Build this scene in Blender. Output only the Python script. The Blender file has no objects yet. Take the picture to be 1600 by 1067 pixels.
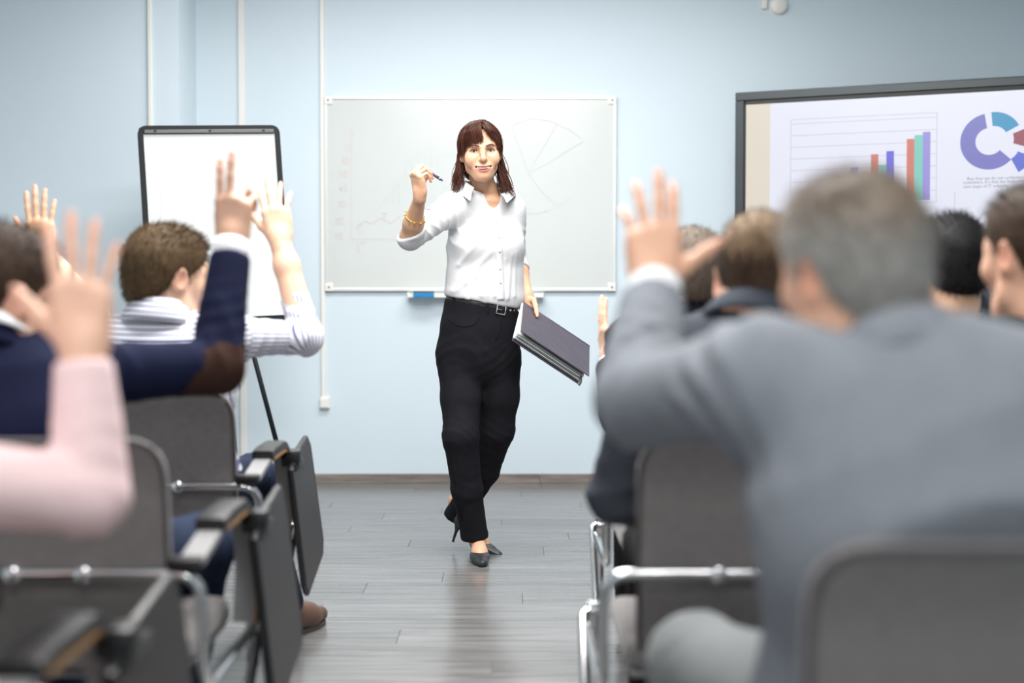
import bpy, bmesh, math, random
import numpy as np
from mathutils import Vector, Matrix
from mathutils.bvhtree import BVHTree

random.seed(7)
rng = np.random.default_rng(11)
scene = bpy.context.scene
COL = scene.collection

# ------------------------------------------------------------------ camera
FPX, CX, CY = 2222.0, 800.0, 533.5
CAM_H = 1.04
PITCH = math.atan((533.5 - 457.0) / FPX)
cam = bpy.data.cameras.new('camera')
cam.sensor_width = 36.0
cam.lens = FPX * 36.0 / 1600.0
cam.clip_start = 0.05
cam.dof.use_dof = True
cam.dof.focus_distance = 5.42
cam.dof.aperture_fstop = 1.75
cam_ob = bpy.data.objects.new('camera', cam)
cam_ob.location = (0, 0, CAM_H)
cam_ob.rotation_euler = (math.pi / 2 - PITCH, 0, 0)
COL.objects.link(cam_ob)
scene.camera = cam_ob

# ------------------------------------------------------------------ view, world, lamps
vs = scene.view_settings
vs.view_transform = 'Standard'
vs.look = 'None'
vs.gamma = 1.0
vs.use_curve_mapping = False
vs.exposure = 0.23
scene.cycles.use_denoising = True
scene.cycles.max_bounces = 8
scene.cycles.sample_clamp_indirect = 6.0
world = bpy.data.worlds.new('world')
scene.world = world
world.use_nodes = True
world.node_tree.nodes['Background'].inputs[0].default_value = (0.75, 0.85, 1.0, 1)
world.node_tree.nodes['Background'].inputs[1].default_value = 0.25
ROOM = dict(x0=-3.5, x1=3.5, y0=-1.6, y1=7.74, z1=2.95)


def area(name, loc, size, energy, color=(1, 1, 1), rot=(0, 0, 0), spread=math.pi):
    l = bpy.data.lights.new(name, 'AREA')
    l.shape = 'RECTANGLE'
    l.size, l.size_y = size
    l.energy = energy
    l.color = color
    l.spread = spread
    o = bpy.data.objects.new(name, l)
    o.location = loc
    o.rotation_euler = rot
    COL.objects.link(o)
    return o


# overhead lights: the front of the room is lit strongly, the audience less
area('overhead_light', (-0.1, 6.3, 2.9), (2.6, 0.4), 52, (1.0, 0.985, 0.96))  # extra unseen light, added to brighten the upper back wall
area('overhead_light', (-0.1, 4.8, 2.9), (1.8, 0.7), 58, (1.0, 0.985, 0.96))
area('overhead_light', (-0.1, 3.3, 2.9), (1.8, 0.7), 116, (1.0, 0.985, 0.96))
area('overhead_light', (-0.1, 1.1, 2.9), (1.8, 0.6), 28, (1.0, 0.985, 0.96))
area('overhead_light', (-0.1, -0.5, 2.9), (1.8, 0.6), 50, (1.0, 0.985, 0.96))


# ------------------------------------------------------------------ camera geometry used to lay things out
def at(px, py, Y):
    """World point at depth Y seen at photograph pixel px, py."""
    dx, dz = (px - CX) / FPX, (CY - py) / FPX
    cp, sp = math.cos(PITCH), math.sin(PITCH)
    d = np.array([dx, cp + dz * sp, -sp + dz * cp])
    return np.array([0, 0, CAM_H]) + d * (Y / d[1])


def on_plane(px, py, o, n):
    p = at(px, py, 1.0)
    c = np.array([0, 0, CAM_H])
    d = p - c
    return c + d * (np.dot(np.asarray(o) - c, n) / np.dot(d, n))


# ------------------------------------------------------------------ object helpers
def tag(o, label=None, cat=None, group=None, kind=None):
    if label: o['label'] = label
    if cat: o['category'] = cat
    if group: o['group'] = group
    if kind: o['kind'] = kind
    return o


def empty(name, loc=(0, 0, 0), rz=0.0):
    o = bpy.data.objects.new(name, None)
    o.empty_display_size = 0.1
    o.location = loc
    o.rotation_euler = (0, 0, rz)
    COL.objects.link(o)
    return o


def link(name, me, material=None, parent=None, smooth=False):
    if material is not None and not me.materials:
        for m in (material if isinstance(material, (list, tuple)) else [material]):
            me.materials.append(m)
    if smooth:
        me.shade_smooth()
    o = bpy.data.objects.new(name, me)
    COL.objects.link(o)
    if parent is not None:
        o.parent = parent
    return o


def link_world(name, me, material, parent, smooth=True):
    """Mesh given in world coordinates, parented under an Empty that may stand elsewhere."""
    o = link(name, me, material, parent, smooth)
    M = Matrix.Identity(4)
    p = parent
    chain = []
    while p is not None:
        chain.append(p)
        p = p.parent
    for p in reversed(chain):
        M = M @ (p.matrix_parent_inverse @ Matrix.LocRotScale(p.location, p.rotation_euler, p.scale))
    o.matrix_parent_inverse = M.inverted()
    return o


class MB:
    """Collects boxes, tubes and grids into one mesh."""
    def __init__(self):
        self.v, self.f, self.mi = [], [], []

    def add(self, verts, faces, mi=0):
        b = len(self.v)
        self.v += [tuple(map(float, p)) for p in verts]
        self.f += [tuple(b + i for i in q) for q in faces]
        self.mi += [mi] * len(faces)
        return self

    def box(self, lo, hi, R=None, o=(0, 0, 0), mi=0, bev=0.0):
        lo, hi = np.array(lo, float), np.array(hi, float)
        if bev > 0:
            bm = bmesh.new()
            bmesh.ops.create_cube(bm, size=1.0)
            for v in bm.verts:
                v.co = Vector([(lo[i] + hi[i]) / 2 + v.co[i] * (hi[i] - lo[i]) for i in range(3)])
            bmesh.ops.bevel(bm, geom=bm.edges[:] , offset=bev, segments=2, profile=0.5, affect='EDGES')
            bm.verts.index_update()
            P = np.array([v.co[:] for v in bm.verts])
            F = [tuple(v.index for v in f.verts) for f in bm.faces]
            bm.free()
        else:
            P = np.array([[(lo, hi)[(i >> k) & 1][k] for k in range(3)] for i in range(8)])
            F = [(0, 2, 3, 1), (4, 5, 7, 6), (0, 1, 5, 4), (2, 6, 7, 3), (0, 4, 6, 2), (1, 3, 7, 5)]
        if R is not None:
            P = P @ np.asarray(R).T
        return self.add(P + np.array(o), F, mi)

    def tube(self, pts, r, seg=10, closed=False, cap=True, flat=None, up=None, mi=0):
        """Sweep: r radius or list of radii; flat=(a,b) gives an elliptical / band section."""
        P = np.array(pts, float)
        n = len(P)
        rr = np.broadcast_to(np.asarray(r, float), (n,)) if flat is None else np.ones(n)
        T = np.zeros_like(P)
        for i in range(n):
            a = P[(i - 1) % n] if (closed or i > 0) else P[i]
            b = P[(i + 1) % n] if (closed or i < n - 1) else P[i]
            T[i] = (b - a) / (np.linalg.norm(b - a) + 1e-12)
        U = np.array(up if up is not None else (0.13, 0.27, 0.95), float)
        V, N = [], None
        for i in range(n):
            if up is not None or N is None:
                u = U - T[i] * np.dot(U, T[i])
                if np.linalg.norm(u) < 1e-4:
                    u = np.array([1.0, 0, 0]) - T[i] * T[i][0]
            else:
                u = N - T[i] * np.dot(N, T[i])
            u /= np.linalg.norm(u)
            N = u
            w = np.cross(T[i], u)
            for k in range(seg):
                t = 2 * math.pi * k / seg
                c, s = math.cos(t), math.sin(t)
                if flat is not None:
                    if flat[2:] and flat[2] == 'box':
                        c = math.copysign(min(1, abs(c) * 1.5), c)
                        s = math.copysign(min(1, abs(s) * 1.5), s)
                    V.append(P[i] + u * flat[0] * c + w * flat[1] * s)
                else:
                    V.append(P[i] + (u * c + w * s) * rr[i])
        F = []
        for i in range(n if closed else n - 1):
            j = (i + 1) % n
            for k in range(seg):
                l = (k + 1) % seg
                F.append((i * seg + k, i * seg + l, j * seg + l, j * seg + k))
        if cap and not closed:
            F.append(tuple(range(seg))[::-1])
            F.append(tuple((n - 1) * seg + k for k in range(seg)))
        return self.add(V, F, mi)

    def lathe(self, prof, c=(0, 0, 0), axis=2, seg=20, mi=0):
        V, F = [], []
        for (r, z) in prof:
            for k in range(seg):
                t = 2 * math.pi * k / seg
                p = [r * math.cos(t), r * math.sin(t), z]
                if axis == 1: p = [p[0], z, p[1]]
                if axis == 0: p = [z, p[0], p[1]]
                V.append(np.array(p) + np.array(c))
        n = len(prof)
        for i in range(n - 1):
            for k in range(seg):
                l = (k + 1) % seg
                F.append((i * seg + k, i * seg + l, (i + 1) * seg + l, (i + 1) * seg + k))
        F.append(tuple(range(seg))[::-1])
        F.append(tuple((n - 1) * seg + k for k in range(seg)))
        return self.add(V, F, mi)

    def prism(self, poly, h, o, u, v, n, mi=0):
        """Extrude a 2-D outline (u,v coordinates) by h along n."""
        o, u, v, n = map(lambda a: np.array(a, float), (o, u, v, n))
        k = len(poly)
        A = [o + u * a + v * b for a, b in poly]
        B = [p + n * h for p in A]
        F = [tuple(range(k))[::-1], tuple(range(k, 2 * k))] + [(i, (i + 1) % k, k + (i + 1) % k, k + i) for i in range(k)]
        return self.add(A + B, F, mi)

    def mesh(self, name, fix=True):
        me = bpy.data.meshes.new(name)
        me.from_pydata(self.v, [], self.f)
        if any(self.mi):
            me.polygons.foreach_set('material_index', self.mi)
        if fix:
            bm = bmesh.new()
            bm.from_mesh(me)
            bmesh.ops.recalc_face_normals(bm, faces=bm.faces[:])
            bm.to_mesh(me)
            bm.free()
        me.update()
        return me

    def build(self, name, material, parent=None, smooth=False):
        me = self.mesh(name)
        o = link(name, me, material, parent)
        if smooth:
            me.shade_smooth()
            try:
                me.set_sharp_from_angle(angle=math.radians(40))
            except Exception:
                pass
        return o


def fillet(pts, R, n=6):
    """Round the corners of a polyline."""
    P = [np.array(p, float) for p in pts]
    out = [P[0]]
    for i in range(1, len(P) - 1):
        a, b, c = P[i - 1], P[i], P[i + 1]
        u, w = (a - b), (c - b)
        lu, lw = np.linalg.norm(u), np.linalg.norm(w)
        u, w = u / lu, w / lw
        d = min(R, lu * 0.48, lw * 0.48)
        p0, p1 = b + u * d, b + w * d
        for k in range(n + 1):
            t = k / n
            out.append((1 - t) ** 2 * p0 + 2 * t * (1 - t) * b + t * t * p1)
    out.append(P[-1])
    return out


# ------------------------------------------------------------------ materials
def srgb(r, g, b):
    def f(c):
        c /= 255.0
        return c / 12.92 if c <= 0.04045 else ((c + 0.055) / 1.055) ** 2.4
    return (f(r), f(g), f(b))


def mat(name, col, rough=0.5, metal=0.0, var=0.0, vscale=6.0, stretch=(1, 1, 1), bump=0.0, bscale=200.0,
        spec=0.5, emit=0.0, rand=0.0, coat=0.0, sheen=0.0, sss=0.0, coords='Object', attr=None, attr_cols=None):
    m = bpy.data.materials.new(name)
    m.use_nodes = True
    nt = m.node_tree
    N, L = nt.nodes, nt.links
    b = N['Principled BSDF']
    b.inputs['Roughness'].default_value = rough
    b.inputs['Metallic'].default_value = metal
    b.inputs['Specular IOR Level'].default_value = spec
    b.inputs['Coat Weight'].default_value = coat
    b.inputs['Coat Roughness'].default_value = 0.1
    if sheen:
        b.inputs['Sheen Weight'].default_value = sheen
        b.inputs['Sheen Roughness'].default_value = 0.4
    if sss:
        b.inputs['Subsurface Weight'].default_value = sss
        b.inputs['Subsurface Radius'].default_value = (1.0, 0.35, 0.2)
        b.inputs['Subsurface Scale'].default_value = 0.008
    tc = N.new('ShaderNodeTexCoord')
    mp = N.new('ShaderNodeMapping')
    mp.inputs['Scale'].default_value = stretch
    L.new(tc.outputs[coords], mp.inputs['Vector'])
    src = None
    rgb = N.new('ShaderNodeRGB')
    rgb.outputs[0].default_value = (*col, 1)
    src = rgb.outputs[0]
    if attr is not None:
        at_ = N.new('ShaderNodeAttribute')
        at_.attribute_name = attr
        src = at_.outputs['Color']
    if var:
        no = N.new('ShaderNodeTexNoise')
        no.inputs['Scale'].default_value = vscale
        no.inputs['Detail'].default_value = 4
        L.new(mp.outputs[0], no.inputs['Vector'])
        mr = N.new('ShaderNodeMapRange')
        mr.inputs['From Min'].default_value = 0.25
        mr.inputs['From Max'].default_value = 0.75
        mr.inputs['To Min'].default_value = 1 - var
        mr.inputs['To Max'].default_value = 1 + var
        L.new(no.outputs['Fac'], mr.inputs['Value'])
        hs = N.new('ShaderNodeHueSaturation')
        L.new(src, hs.inputs['Color'])
        L.new(mr.outputs[0], hs.inputs['Value'])
        src = hs.outputs[0]
    if rand:
        oi = N.new('ShaderNodeObjectInfo')
        mr = N.new('ShaderNodeMapRange')
        mr.inputs['To Min'].default_value = 1 - rand
        mr.inputs['To Max'].default_value = 1 + rand
        L.new(oi.outputs['Random'], mr.inputs['Value'])
        hs = N.new('ShaderNodeHueSaturation')
        L.new(src, hs.inputs['Color'])
        L.new(mr.outputs[0], hs.inputs['Value'])
        src = hs.outputs[0]
    L.new(src, b.inputs['Base Color'])
    if emit:
        L.new(src, b.inputs['Emission Color'])
        b.inputs['Emission Strength'].default_value = emit
    if bump:
        nb = N.new('ShaderNodeTexNoise')
        nb.inputs['Scale'].default_value = bscale
        nb.inputs['Detail'].default_value = 3
        L.new(mp.outputs[0], nb.inputs['Vector'])
        bp = N.new('ShaderNodeBump')
        bp.inputs['Strength'].default_value = bump
        bp.inputs['Distance'].default_value = 0.004
        L.new(nb.outputs['Fac'], bp.inputs['Height'])
        L.new(bp.outputs[0], b.inputs['Normal'])
    m.diffuse_color = (*col, 1)
    return m


def plank_material(name, c1, c2, rough):
    m = mat(name, c1, rough, spec=0.45)
    nt = m.node_tree
    N, L = nt.nodes, nt.links
    b = N['Principled BSDF']
    tc = N.new('ShaderNodeTexCoord')
    oi = N.new('ShaderNodeObjectInfo')
    ad = N.new('ShaderNodeVectorMath')
    ad.operation = 'MULTIPLY_ADD'
    ad.inputs[1].default_value = (1, 1, 1)
    cb = N.new('ShaderNodeCombineXYZ')
    ml = N.new('ShaderNodeMath'); ml.operation = 'MULTIPLY'; ml.inputs[1].default_value = 37.0
    L.new(oi.outputs['Random'], ml.inputs[0])
    L.new(ml.outputs[0], cb.inputs[0]); L.new(ml.outputs[0], cb.inputs[2])
    L.new(tc.outputs['Object'], ad.inputs[0]); L.new(cb.outputs[0], ad.inputs[2])
    mp = N.new('ShaderNodeMapping'); mp.inputs['Scale'].default_value = (1.1, 16, 16)
    L.new(ad.outputs[0], mp.inputs['Vector'])
    n1 = N.new('ShaderNodeTexNoise'); n1.inputs['Scale'].default_value = 2.2; n1.inputs['Detail'].default_value = 7
    n1.inputs['Roughness'].default_value = 0.62; n1.inputs['Distortion'].default_value = 0.6
    L.new(mp.outputs[0], n1.inputs['Vector'])
    cr = N.new('ShaderNodeValToRGB')
    cr.color_ramp.elements[0].position = 0.32; cr.color_ramp.elements[0].color = (*c2, 1)
    cr.color_ramp.elements[1].position = 0.68; cr.color_ramp.elements[1].color = (*c1, 1)
    L.new(n1.outputs['Fac'], cr.inputs[0])
    mr = N.new('ShaderNodeMapRange'); mr.inputs['To Min'].default_value = 0.9; mr.inputs['To Max'].default_value = 1.1
    L.new(oi.outputs['Random'], mr.inputs['Value'])
    hs = N.new('ShaderNodeHueSaturation')
    L.new(cr.outputs[0], hs.inputs['Color']); L.new(mr.outputs[0], hs.inputs['Value'])
    L.new(hs.outputs[0], b.inputs['Base Color'])
    bp = N.new('ShaderNodeBump'); bp.inputs['Strength'].default_value = 0.12; bp.inputs['Distance'].default_value = 0.002
    L.new(n1.outputs['Fac'], bp.inputs['Height']); L.new(bp.outputs[0], b.inputs['Normal'])
    return m


M = {}
M['wall'] = mat('wall_paint', srgb(212, 225, 233), 0.75, var=0.02, vscale=1.5, bump=0.05, bscale=120)
M['ceiling'] = mat('ceiling_white', (0.82, 0.83, 0.84), 0.8, var=0.02, bump=0.05)
M['floor'] = plank_material('grey_oak_laminate', srgb(124, 123, 123), srgb(92, 90, 89), 0.22)
M['floor_base'] = mat('floor_underlay', srgb(60, 58, 57), 0.7, var=0.1)
M['base'] = plank_material('baseboard_wood', srgb(150, 140, 132), srgb(105, 96, 90), 0.4)
M['white_plastic'] = mat('white_plastic', srgb(236, 234, 228), 0.4, var=0.02)
M['board'] = mat('whiteboard_enamel', srgb(209, 213, 211), 0.16, var=0.01, vscale=3, spec=0.5)
M['alu'] = mat('aluminium', srgb(226, 230, 228), 0.35, metal=0.35, var=0.03)
M['chrome'] = mat('chrome', (0.78, 0.79, 0.80), 0.12, metal=1.0, var=0.02)
M['black_plastic'] = mat('black_plastic', srgb(20, 20, 22), 0.42, var=0.08, vscale=30, bump=0.05)
M['black_frame'] = mat('black_frame', srgb(16, 21, 24), 0.55, var=0.05, spec=0.25)
M['tablet'] = mat('dark_laminate', srgb(38, 35, 35), 0.45, var=0.08, vscale=4, stretch=(1, 1, 8), bump=0.04)
M['bezel'] = mat('display_bezel', srgb(62, 68, 72), 0.35, metal=0.2, var=0.04)
M['fabric'] = mat('grey_upholstery', srgb(122, 118, 117), 0.9, var=0.10, vscale=60, bump=0.35, bscale=420, sheen=0.25)
M['piping'] = mat('piping', srgb(84, 78, 80), 0.8, var=0.08)
M['ply'] = mat('plywood_edge', srgb(176, 134, 84), 0.5, var=0.15, vscale=30, stretch=(1, 6, 6))
M['arm_grey'] = mat('grey_arm_laminate', srgb(138, 138, 138), 0.4, var=0.05, vscale=20)
M['paper'] = mat('paper', srgb(206, 210, 210), 0.6, var=0.01, bump=0.03, bscale=60)
M['clamp'] = mat('clamp_metal', srgb(70, 70, 72), 0.4, metal=0.5, var=0.05)
M['marker_red'] = mat('faded_red_marker', srgb(207, 198, 198), 0.5, var=0.03)
M['marker_grey'] = mat('faded_grey_marker', srgb(199, 204, 203), 0.5, var=0.03)
M['marker_blue'] = mat('blue_felt', srgb(20, 128, 190), 0.6, var=0.1, vscale=40)
# ------------------------------------------------------------------ the room
X0, X1, Y0, Y1, Z1 = ROOM['x0'], ROOM['x1'], ROOM['y0'], ROOM['y1'], ROOM['z1']
PILX, PILY = -1.709, 7.345

tag(MB().box((X0, Y0, -0.12), (X1, Y1 + 0.15, -0.003)).build('floor', M['floor_base']), 'grey wood-look plank floor', kind='structure')
floor = bpy.data.objects['floor']
PW, PL = 0.178, 1.22
pm = MB().box((-PL / 2 + 0.0006, -PW / 2 + 0.0006, -0.003), (PL / 2 - 0.0006, PW / 2 - 0.0006, 0.0), bev=0.0008).mesh('plank')
pm.materials.append(M['floor'])
rows = int((Y1 - 0.05) / PW)
half_cache = {}
for r in range(rows):
    y = Y1 - PW * (r + 0.5)
    off = (r * 0.437 + (r % 3) * 0.11) % 1.0 * PL
    x = X0 - off
    while x < X1:
        a, b_ = max(x, X0), min(x + PL, X1)
        if b_ - a > 0.02:
            o = bpy.data.objects.new('plank', pm)
            o.location = ((a + b_) / 2, y, 0)
            o.scale = ((b_ - a) / PL, 1, 1)
            COL.objects.link(o)
            o.parent = floor
        x += PL
# strip of floor behind the camera, same laminate
yb = Y1 - PW * rows
o = MB().box((X0, Y0, -0.003), (X1, yb - 0.001, 0.0)).build('plank', M['floor'], floor)

# back wall with the projecting pier on its left
wb = MB()
wb.box((PILX, Y1, 0), (X1, Y1 + 0.15, Z1))
wb.box((X0, PILY, 0), (PILX, Y1 + 0.15, Z1))
tag(wb.build('wall_back', M['wall']), 'pale blue painted wall behind the whiteboard', kind='structure')
tag(MB().box((X0 - 0.15, Y0, 0), (X0, Y1 + 0.15, Z1)).build('wall_left', M['wall']), 'pale blue side wall on the left', kind='structure')
tag(MB().box((X1, Y0, 0), (X1 + 0.15, Y1 + 0.15, Z1)).build('wall_right', M['wall']), 'pale blue side wall on the right', kind='structure')
tag(MB().box((X0 - 0.15, Y0 - 0.15, 0), (X1 + 0.15, Y0, Z1)).build('wall_rear', M['wall']), 'pale blue wall behind the audience', kind='structure')
tag(MB().box((X0 - 0.15, Y0 - 0.15, Z1), (X1 + 0.15, Y1 + 0.15, Z1 + 0.12)).build('ceiling', M['ceiling']), 'white ceiling', kind='structure')

bb = empty('baseboard_back', (0, Y1, 0))
tag(bb, 'grey-brown wooden baseboard along the back wall', kind='structure')
jx = at(843, 748, Y1)[0]
for a, b_ in ((PILX + 0.002, jx - 2.0), (jx - 1.998, jx - 0.001), (jx + 0.001, jx + 2.0), (jx + 2.002, X1)):
    if b_ > a:
        MB().box((a, -0.014, 0), (b_, 0, 0.052), bev=0.003).build('board', M['base'], bb)
        MB().box((a, -0.018, 0), (b_, -0.0145, 0.009), bev=0.001).build('board', M['base'], bb)
bb2 = empty('baseboard_pier', (0, PILY, 0))
tag(bb2, 'grey-brown wooden baseboard along the pier', kind='structure')
MB().box((X0, -0.014, 0), (PILX + 0.014, 0, 0.052), bev=0.003).build('board', M['base'], bb2)
MB().box((PILX, 0.0, 0), (PILX + 0.014, Y1 - PILY, 0.052), bev=0.003).build('board', M['base'], bb2)


# cable ducts on the wall, with the socket box under one of them
def duct(px, Y, w, z0, label):
    x = at(px, 100, Y)[0]
    root = empty('cable_duct', (x, Y, z0))
    tag(root, label, 'cable duct')
    MB().box((-w / 2, -0.016, 0), (w / 2, 0, Z1 - z0), bev=0.003).build('channel', M['white_plastic'], root)
    MB().box((-w / 2 + 0.003, -0.019, 0), (w / 2 - 0.003, -0.0162, Z1 - z0), bev=0.001).build('cover', M['white_plastic'], root)
    return root


duct(235, PILY, 0.022, 0.055, 'slim white cable duct running up the projecting wall pier')
duct(377.5, Y1, 0.034, 0.055, 'wide white cable duct on the wall above the flip chart')
zs = at(508, 622, Y1)[2]
d = duct(503.5, Y1, 0.022, zs, 'slim white cable duct beside the whiteboard ending in a socket box')
sx = at(508, 628, Y1)
s = empty('socket_box', (sx[0], Y1, sx[2]))
tag(s, 'small white wall socket box under the cable duct', 'socket')
MB().box((-0.026, -0.028, -0.034), (0.026, 0, 0.028), bev=0.005).build('housing', M['white_plastic'], s)
MB().box((-0.019, -0.031, -0.026), (0.019, -0.0282, 0.018), bev=0.001).build('face_plate', M['white_plastic'], s)

c = at(1216, 9, Y1)
s = empty('wall_sensor', (c[0], Y1, c[2]))
tag(s, 'round white sensor dome high on the wall', 'sensor')
MB().lathe([(0.046, 0.0), (0.048, -0.012), (0.044, -0.026), (0.03, -0.034), (0.004, -0.036)], axis=1, seg=28).build('dome', M['white_plastic'], s, True)
MB().lathe([(0.052, 0.0), (0.052, -0.006), (0.049, -0.007)], axis=1, seg=28).build('base_ring', M['white_plastic'], s, True)
c = at(1194, 6, Y1)
s = empty('wall_switch', (c[0], Y1, c[2]))
tag(s, 'narrow white rectangular fitting beside the round wall sensor', 'fitting')
MB().box((-0.015, -0.02, -0.03), (0.015, 0, 0.05), bev=0.004).build('housing', M['white_plastic'], s)
MB().box((-0.011, -0.0215, -0.024), (0.011, -0.0202, 0.044), bev=0.0005).build('face_plate', M['white_plastic'], s)

# ------------------------------------------------------------------ whiteboard
tl, br = at(507, 151, Y1), at(962, 455, Y1)
W, H = br[0] - tl[0], tl[2] - br[2]
wbd = empty('whiteboard', (tl[0], Y1, br[2]))
tag(wbd, 'large wall-mounted whiteboard with faint erased marker drawings', 'whiteboard')
MB().box((0.01, -0.016, 0.01), (W - 0.01, -0.002, H - 0.01)).build('panel', M['board'], wbd)
fw = 0.017
for lo, hi in (((0, -0.022, 0), (W, 0, fw)), ((0, -0.022, H - fw), (W, 0, H)), ((0, -0.022, fw), (fw, 0, H - fw)), ((W - fw, -0.022, fw), (W, 0, H - fw))):
    MB().box(lo, hi, bev=0.003).build('frame_rail', M['alu'], wbd)
for cx_, cz in ((0.022, 0.022), (W - 0.022, 0.022), (0.022, H - 0.022), (W - 0.022, H - 0.022)):
    cc = MB().box((cx_ - 0.022, -0.0245, cz - 0.022), (cx_ + 0.022, -0.0005, cz + 0.022), bev=0.004).build('corner_cap', M['white_plastic'], wbd)
    MB().lathe([(0.005, -0.027), (0.005, -0.0245)], (cx_, 0, cz), axis=1, seg=10).build('screw', M['clamp'], cc)
tr0, tr1 = at(638, 460, Y1), at(849, 460, Y1)
tray = empty('marker_tray', (tr0[0], Y1, br[2]))
tag(tray, 'white marker tray fixed under the whiteboard', 'tray')
tw = tr1[0] - tr0[0]
MB().box((0, -0.075, -0.03), (tw, 0, -0.022), bev=0.002).build('shelf', M['white_plastic'], tray)
MB().box((0, -0.078, -0.034), (tw, -0.070, -0.012), bev=0.002).build('lip', M['white_plastic'], tray)
for xx in (0, tw - 0.006):
    MB().box((xx, -0.076, -0.032), (xx + 0.006, -0.001, -0.004), bev=0.001).build('end_plate', M['white_plastic'], tray)
e0, e1 = at(646, 460, Y1 - 0.09), at(678, 460, Y1 - 0.09)
er = empty('board_eraser', ((e0[0] + e1[0]) / 2, Y1 - 0.092, br[2] - 0.034))
tag(er, 'bright blue board eraser clipped to the marker tray', 'eraser')
ew = (e1[0] - e0[0]) / 2
MB().box((-ew, -0.012, 0.0), (ew, 0.013, 0.026), bev=0.003).build('felt_pad', M['marker_blue'], er)
MB().box((-ew, -0.012, 0.0265), (ew, 0.013, 0.034), bev=0.002).build('handle', M['black_plastic'], er)


def strokes(parent, o, u, v, n, lines, material, w=0.004, name='drawing'):
    """Marker lines: flat ribbons lying 0.4 mm proud of a board."""
    mb = MB()
    o, u, v, n = [np.array(a, float) for a in (o, u, v, n)]
    for li, pl in enumerate(lines):
        P = np.array(pl, float)
        k = len(P)
        D = np.diff(P, axis=0)
        D /= np.linalg.norm(D, axis=1, keepdims=True) + 1e-9
        Q = np.zeros_like(P)
        for i in range(k):
            d0, d1 = D[max(i - 1, 0)], D[min(i, k - 2)]
            t = d0 + d1
            t = d0 if np.linalg.norm(t) < 0.3 else t / np.linalg.norm(t)
            q = np.array([-t[1], t[0]])
            Q[i] = q / max(0.45, abs(np.dot(q, [-d1[1], d1[0]])))
        lift = 0.0004 + 0.00004 * li
        V = [o + u * p[0] + v * p[1] + n * lift for i in range(k) for p in (P[i] - Q[i] * w / 2, P[i] + Q[i] * w / 2)]
        mb.add(V, [(2 * i, 2 * i + 2, 2 * i + 3, 2 * i + 1) for i in range(k - 1)])
    me = mb.mesh(name, fix=False)
    return tag(link_world(name, me, material, parent, smooth=False), kind='stuff')


def px_lines(lines, o, u, v, n):
    out = []
    for pl in lines:
        q = []
        for (x, y) in pl:
            p = on_plane(x, y, o, n) - np.array(o)
            q.append((np.dot(p, u), np.dot(p, v)))
        out.append(q)
    return out


def rect(x0, y0, x1, y1):
    return [(x0, y1), (x0, y0), (x1, y0), (x1, y1)]


def glyph(ch, x, y, s):
    G = {'0': [(0, 0), (1, 0), (1, 2), (0, 2), (0, 0)], '1': [(0, .5), (.6, 0), (.6, 2)], '2': [(0, .3), (.5, 0), (1, .4), (0, 2), (1, 2)],
         '3': [(0, 0), (1, 0), (.4, .9), (1, 1.4), (.4, 2), (0, 1.8)], '4': [(.7, 2), (.7, 0), (0, 1.3), (1, 1.3)],
         '5': [(1, 0), (.1, 0), (0, .9), (.9, 1.1), (.8, 1.9), (0, 2)], '6': [(.9, 0), (.2, .8), (0, 1.6), (.5, 2), (1, 1.5), (.2, 1.2)],
         '7': [(0, 0), (1, 0), (.4, 2)], 'T': [(0, .1), (1.2, 0)], 'I': [(.6, 0.2), (.6, 2.2)]}
    return [(x + a * s, y + b * s) for a, b in G[ch]]


bo, bu, bv, bn = (0, Y1 - 0.016, 0), np.array([1., 0, 0]), np.array([0, 0, 1.]), np.array([0, -1., 0])
red = [[(549, 376), (549, 205)], [(545, 212), (549, 202), (553, 212)], [(546, 374), (640, 374)]]
for t, x, y in (('70', 538, 228), ('60', 534, 247), ('50', 531, 268), ('40', 530, 290), ('30', 528, 315), ('20', 524, 341), ('10', 523, 365)):
    red += [glyph(t[0], x, y, 4.4), glyph(t[1], x + 7, y, 4.4)]
red += [glyph('T', 596, 333, 7), glyph('I', 596, 333, 7), [(555, 358), (570, 345), (580, 350), (596, 340), (610, 349), (625, 338)], [(560, 380), (558, 391), (563, 395)], [(563, 379), (569, 380), (571, 376)]]
strokes(wbd, bo, bu, bv, bn, px_lines(red, bo, bu, bv, bn), M['marker_red'], 0.005, 'red_drawing')
gr = [rect(634, 253, 644, 290), rect(653, 240, 663, 270), rect(673, 227, 684, 262), [(585, 332), (620, 292), (634, 270)], [(690, 246), (700, 240), (712, 246)],
      rect(615, 290, 624, 320), rect(560, 350, 566, 366)]
gr += [[(799, 197), (810, 225), (825, 270)], [(825, 270), (870, 195)], [(825, 270), (850, 258), (911, 221)], [(825, 270), (847, 300), (872, 323)],
       [(799, 197), (830, 185), (860, 189), (890, 203), (908, 216)], [(872, 323), (892, 309)], [(817, 332), (840, 334), (860, 328)]]
strokes(wbd, bo, bu, bv, bn, px_lines(gr, bo, bu, bv, bn), M['marker_grey'], 0.005, 'grey_drawing')

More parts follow.
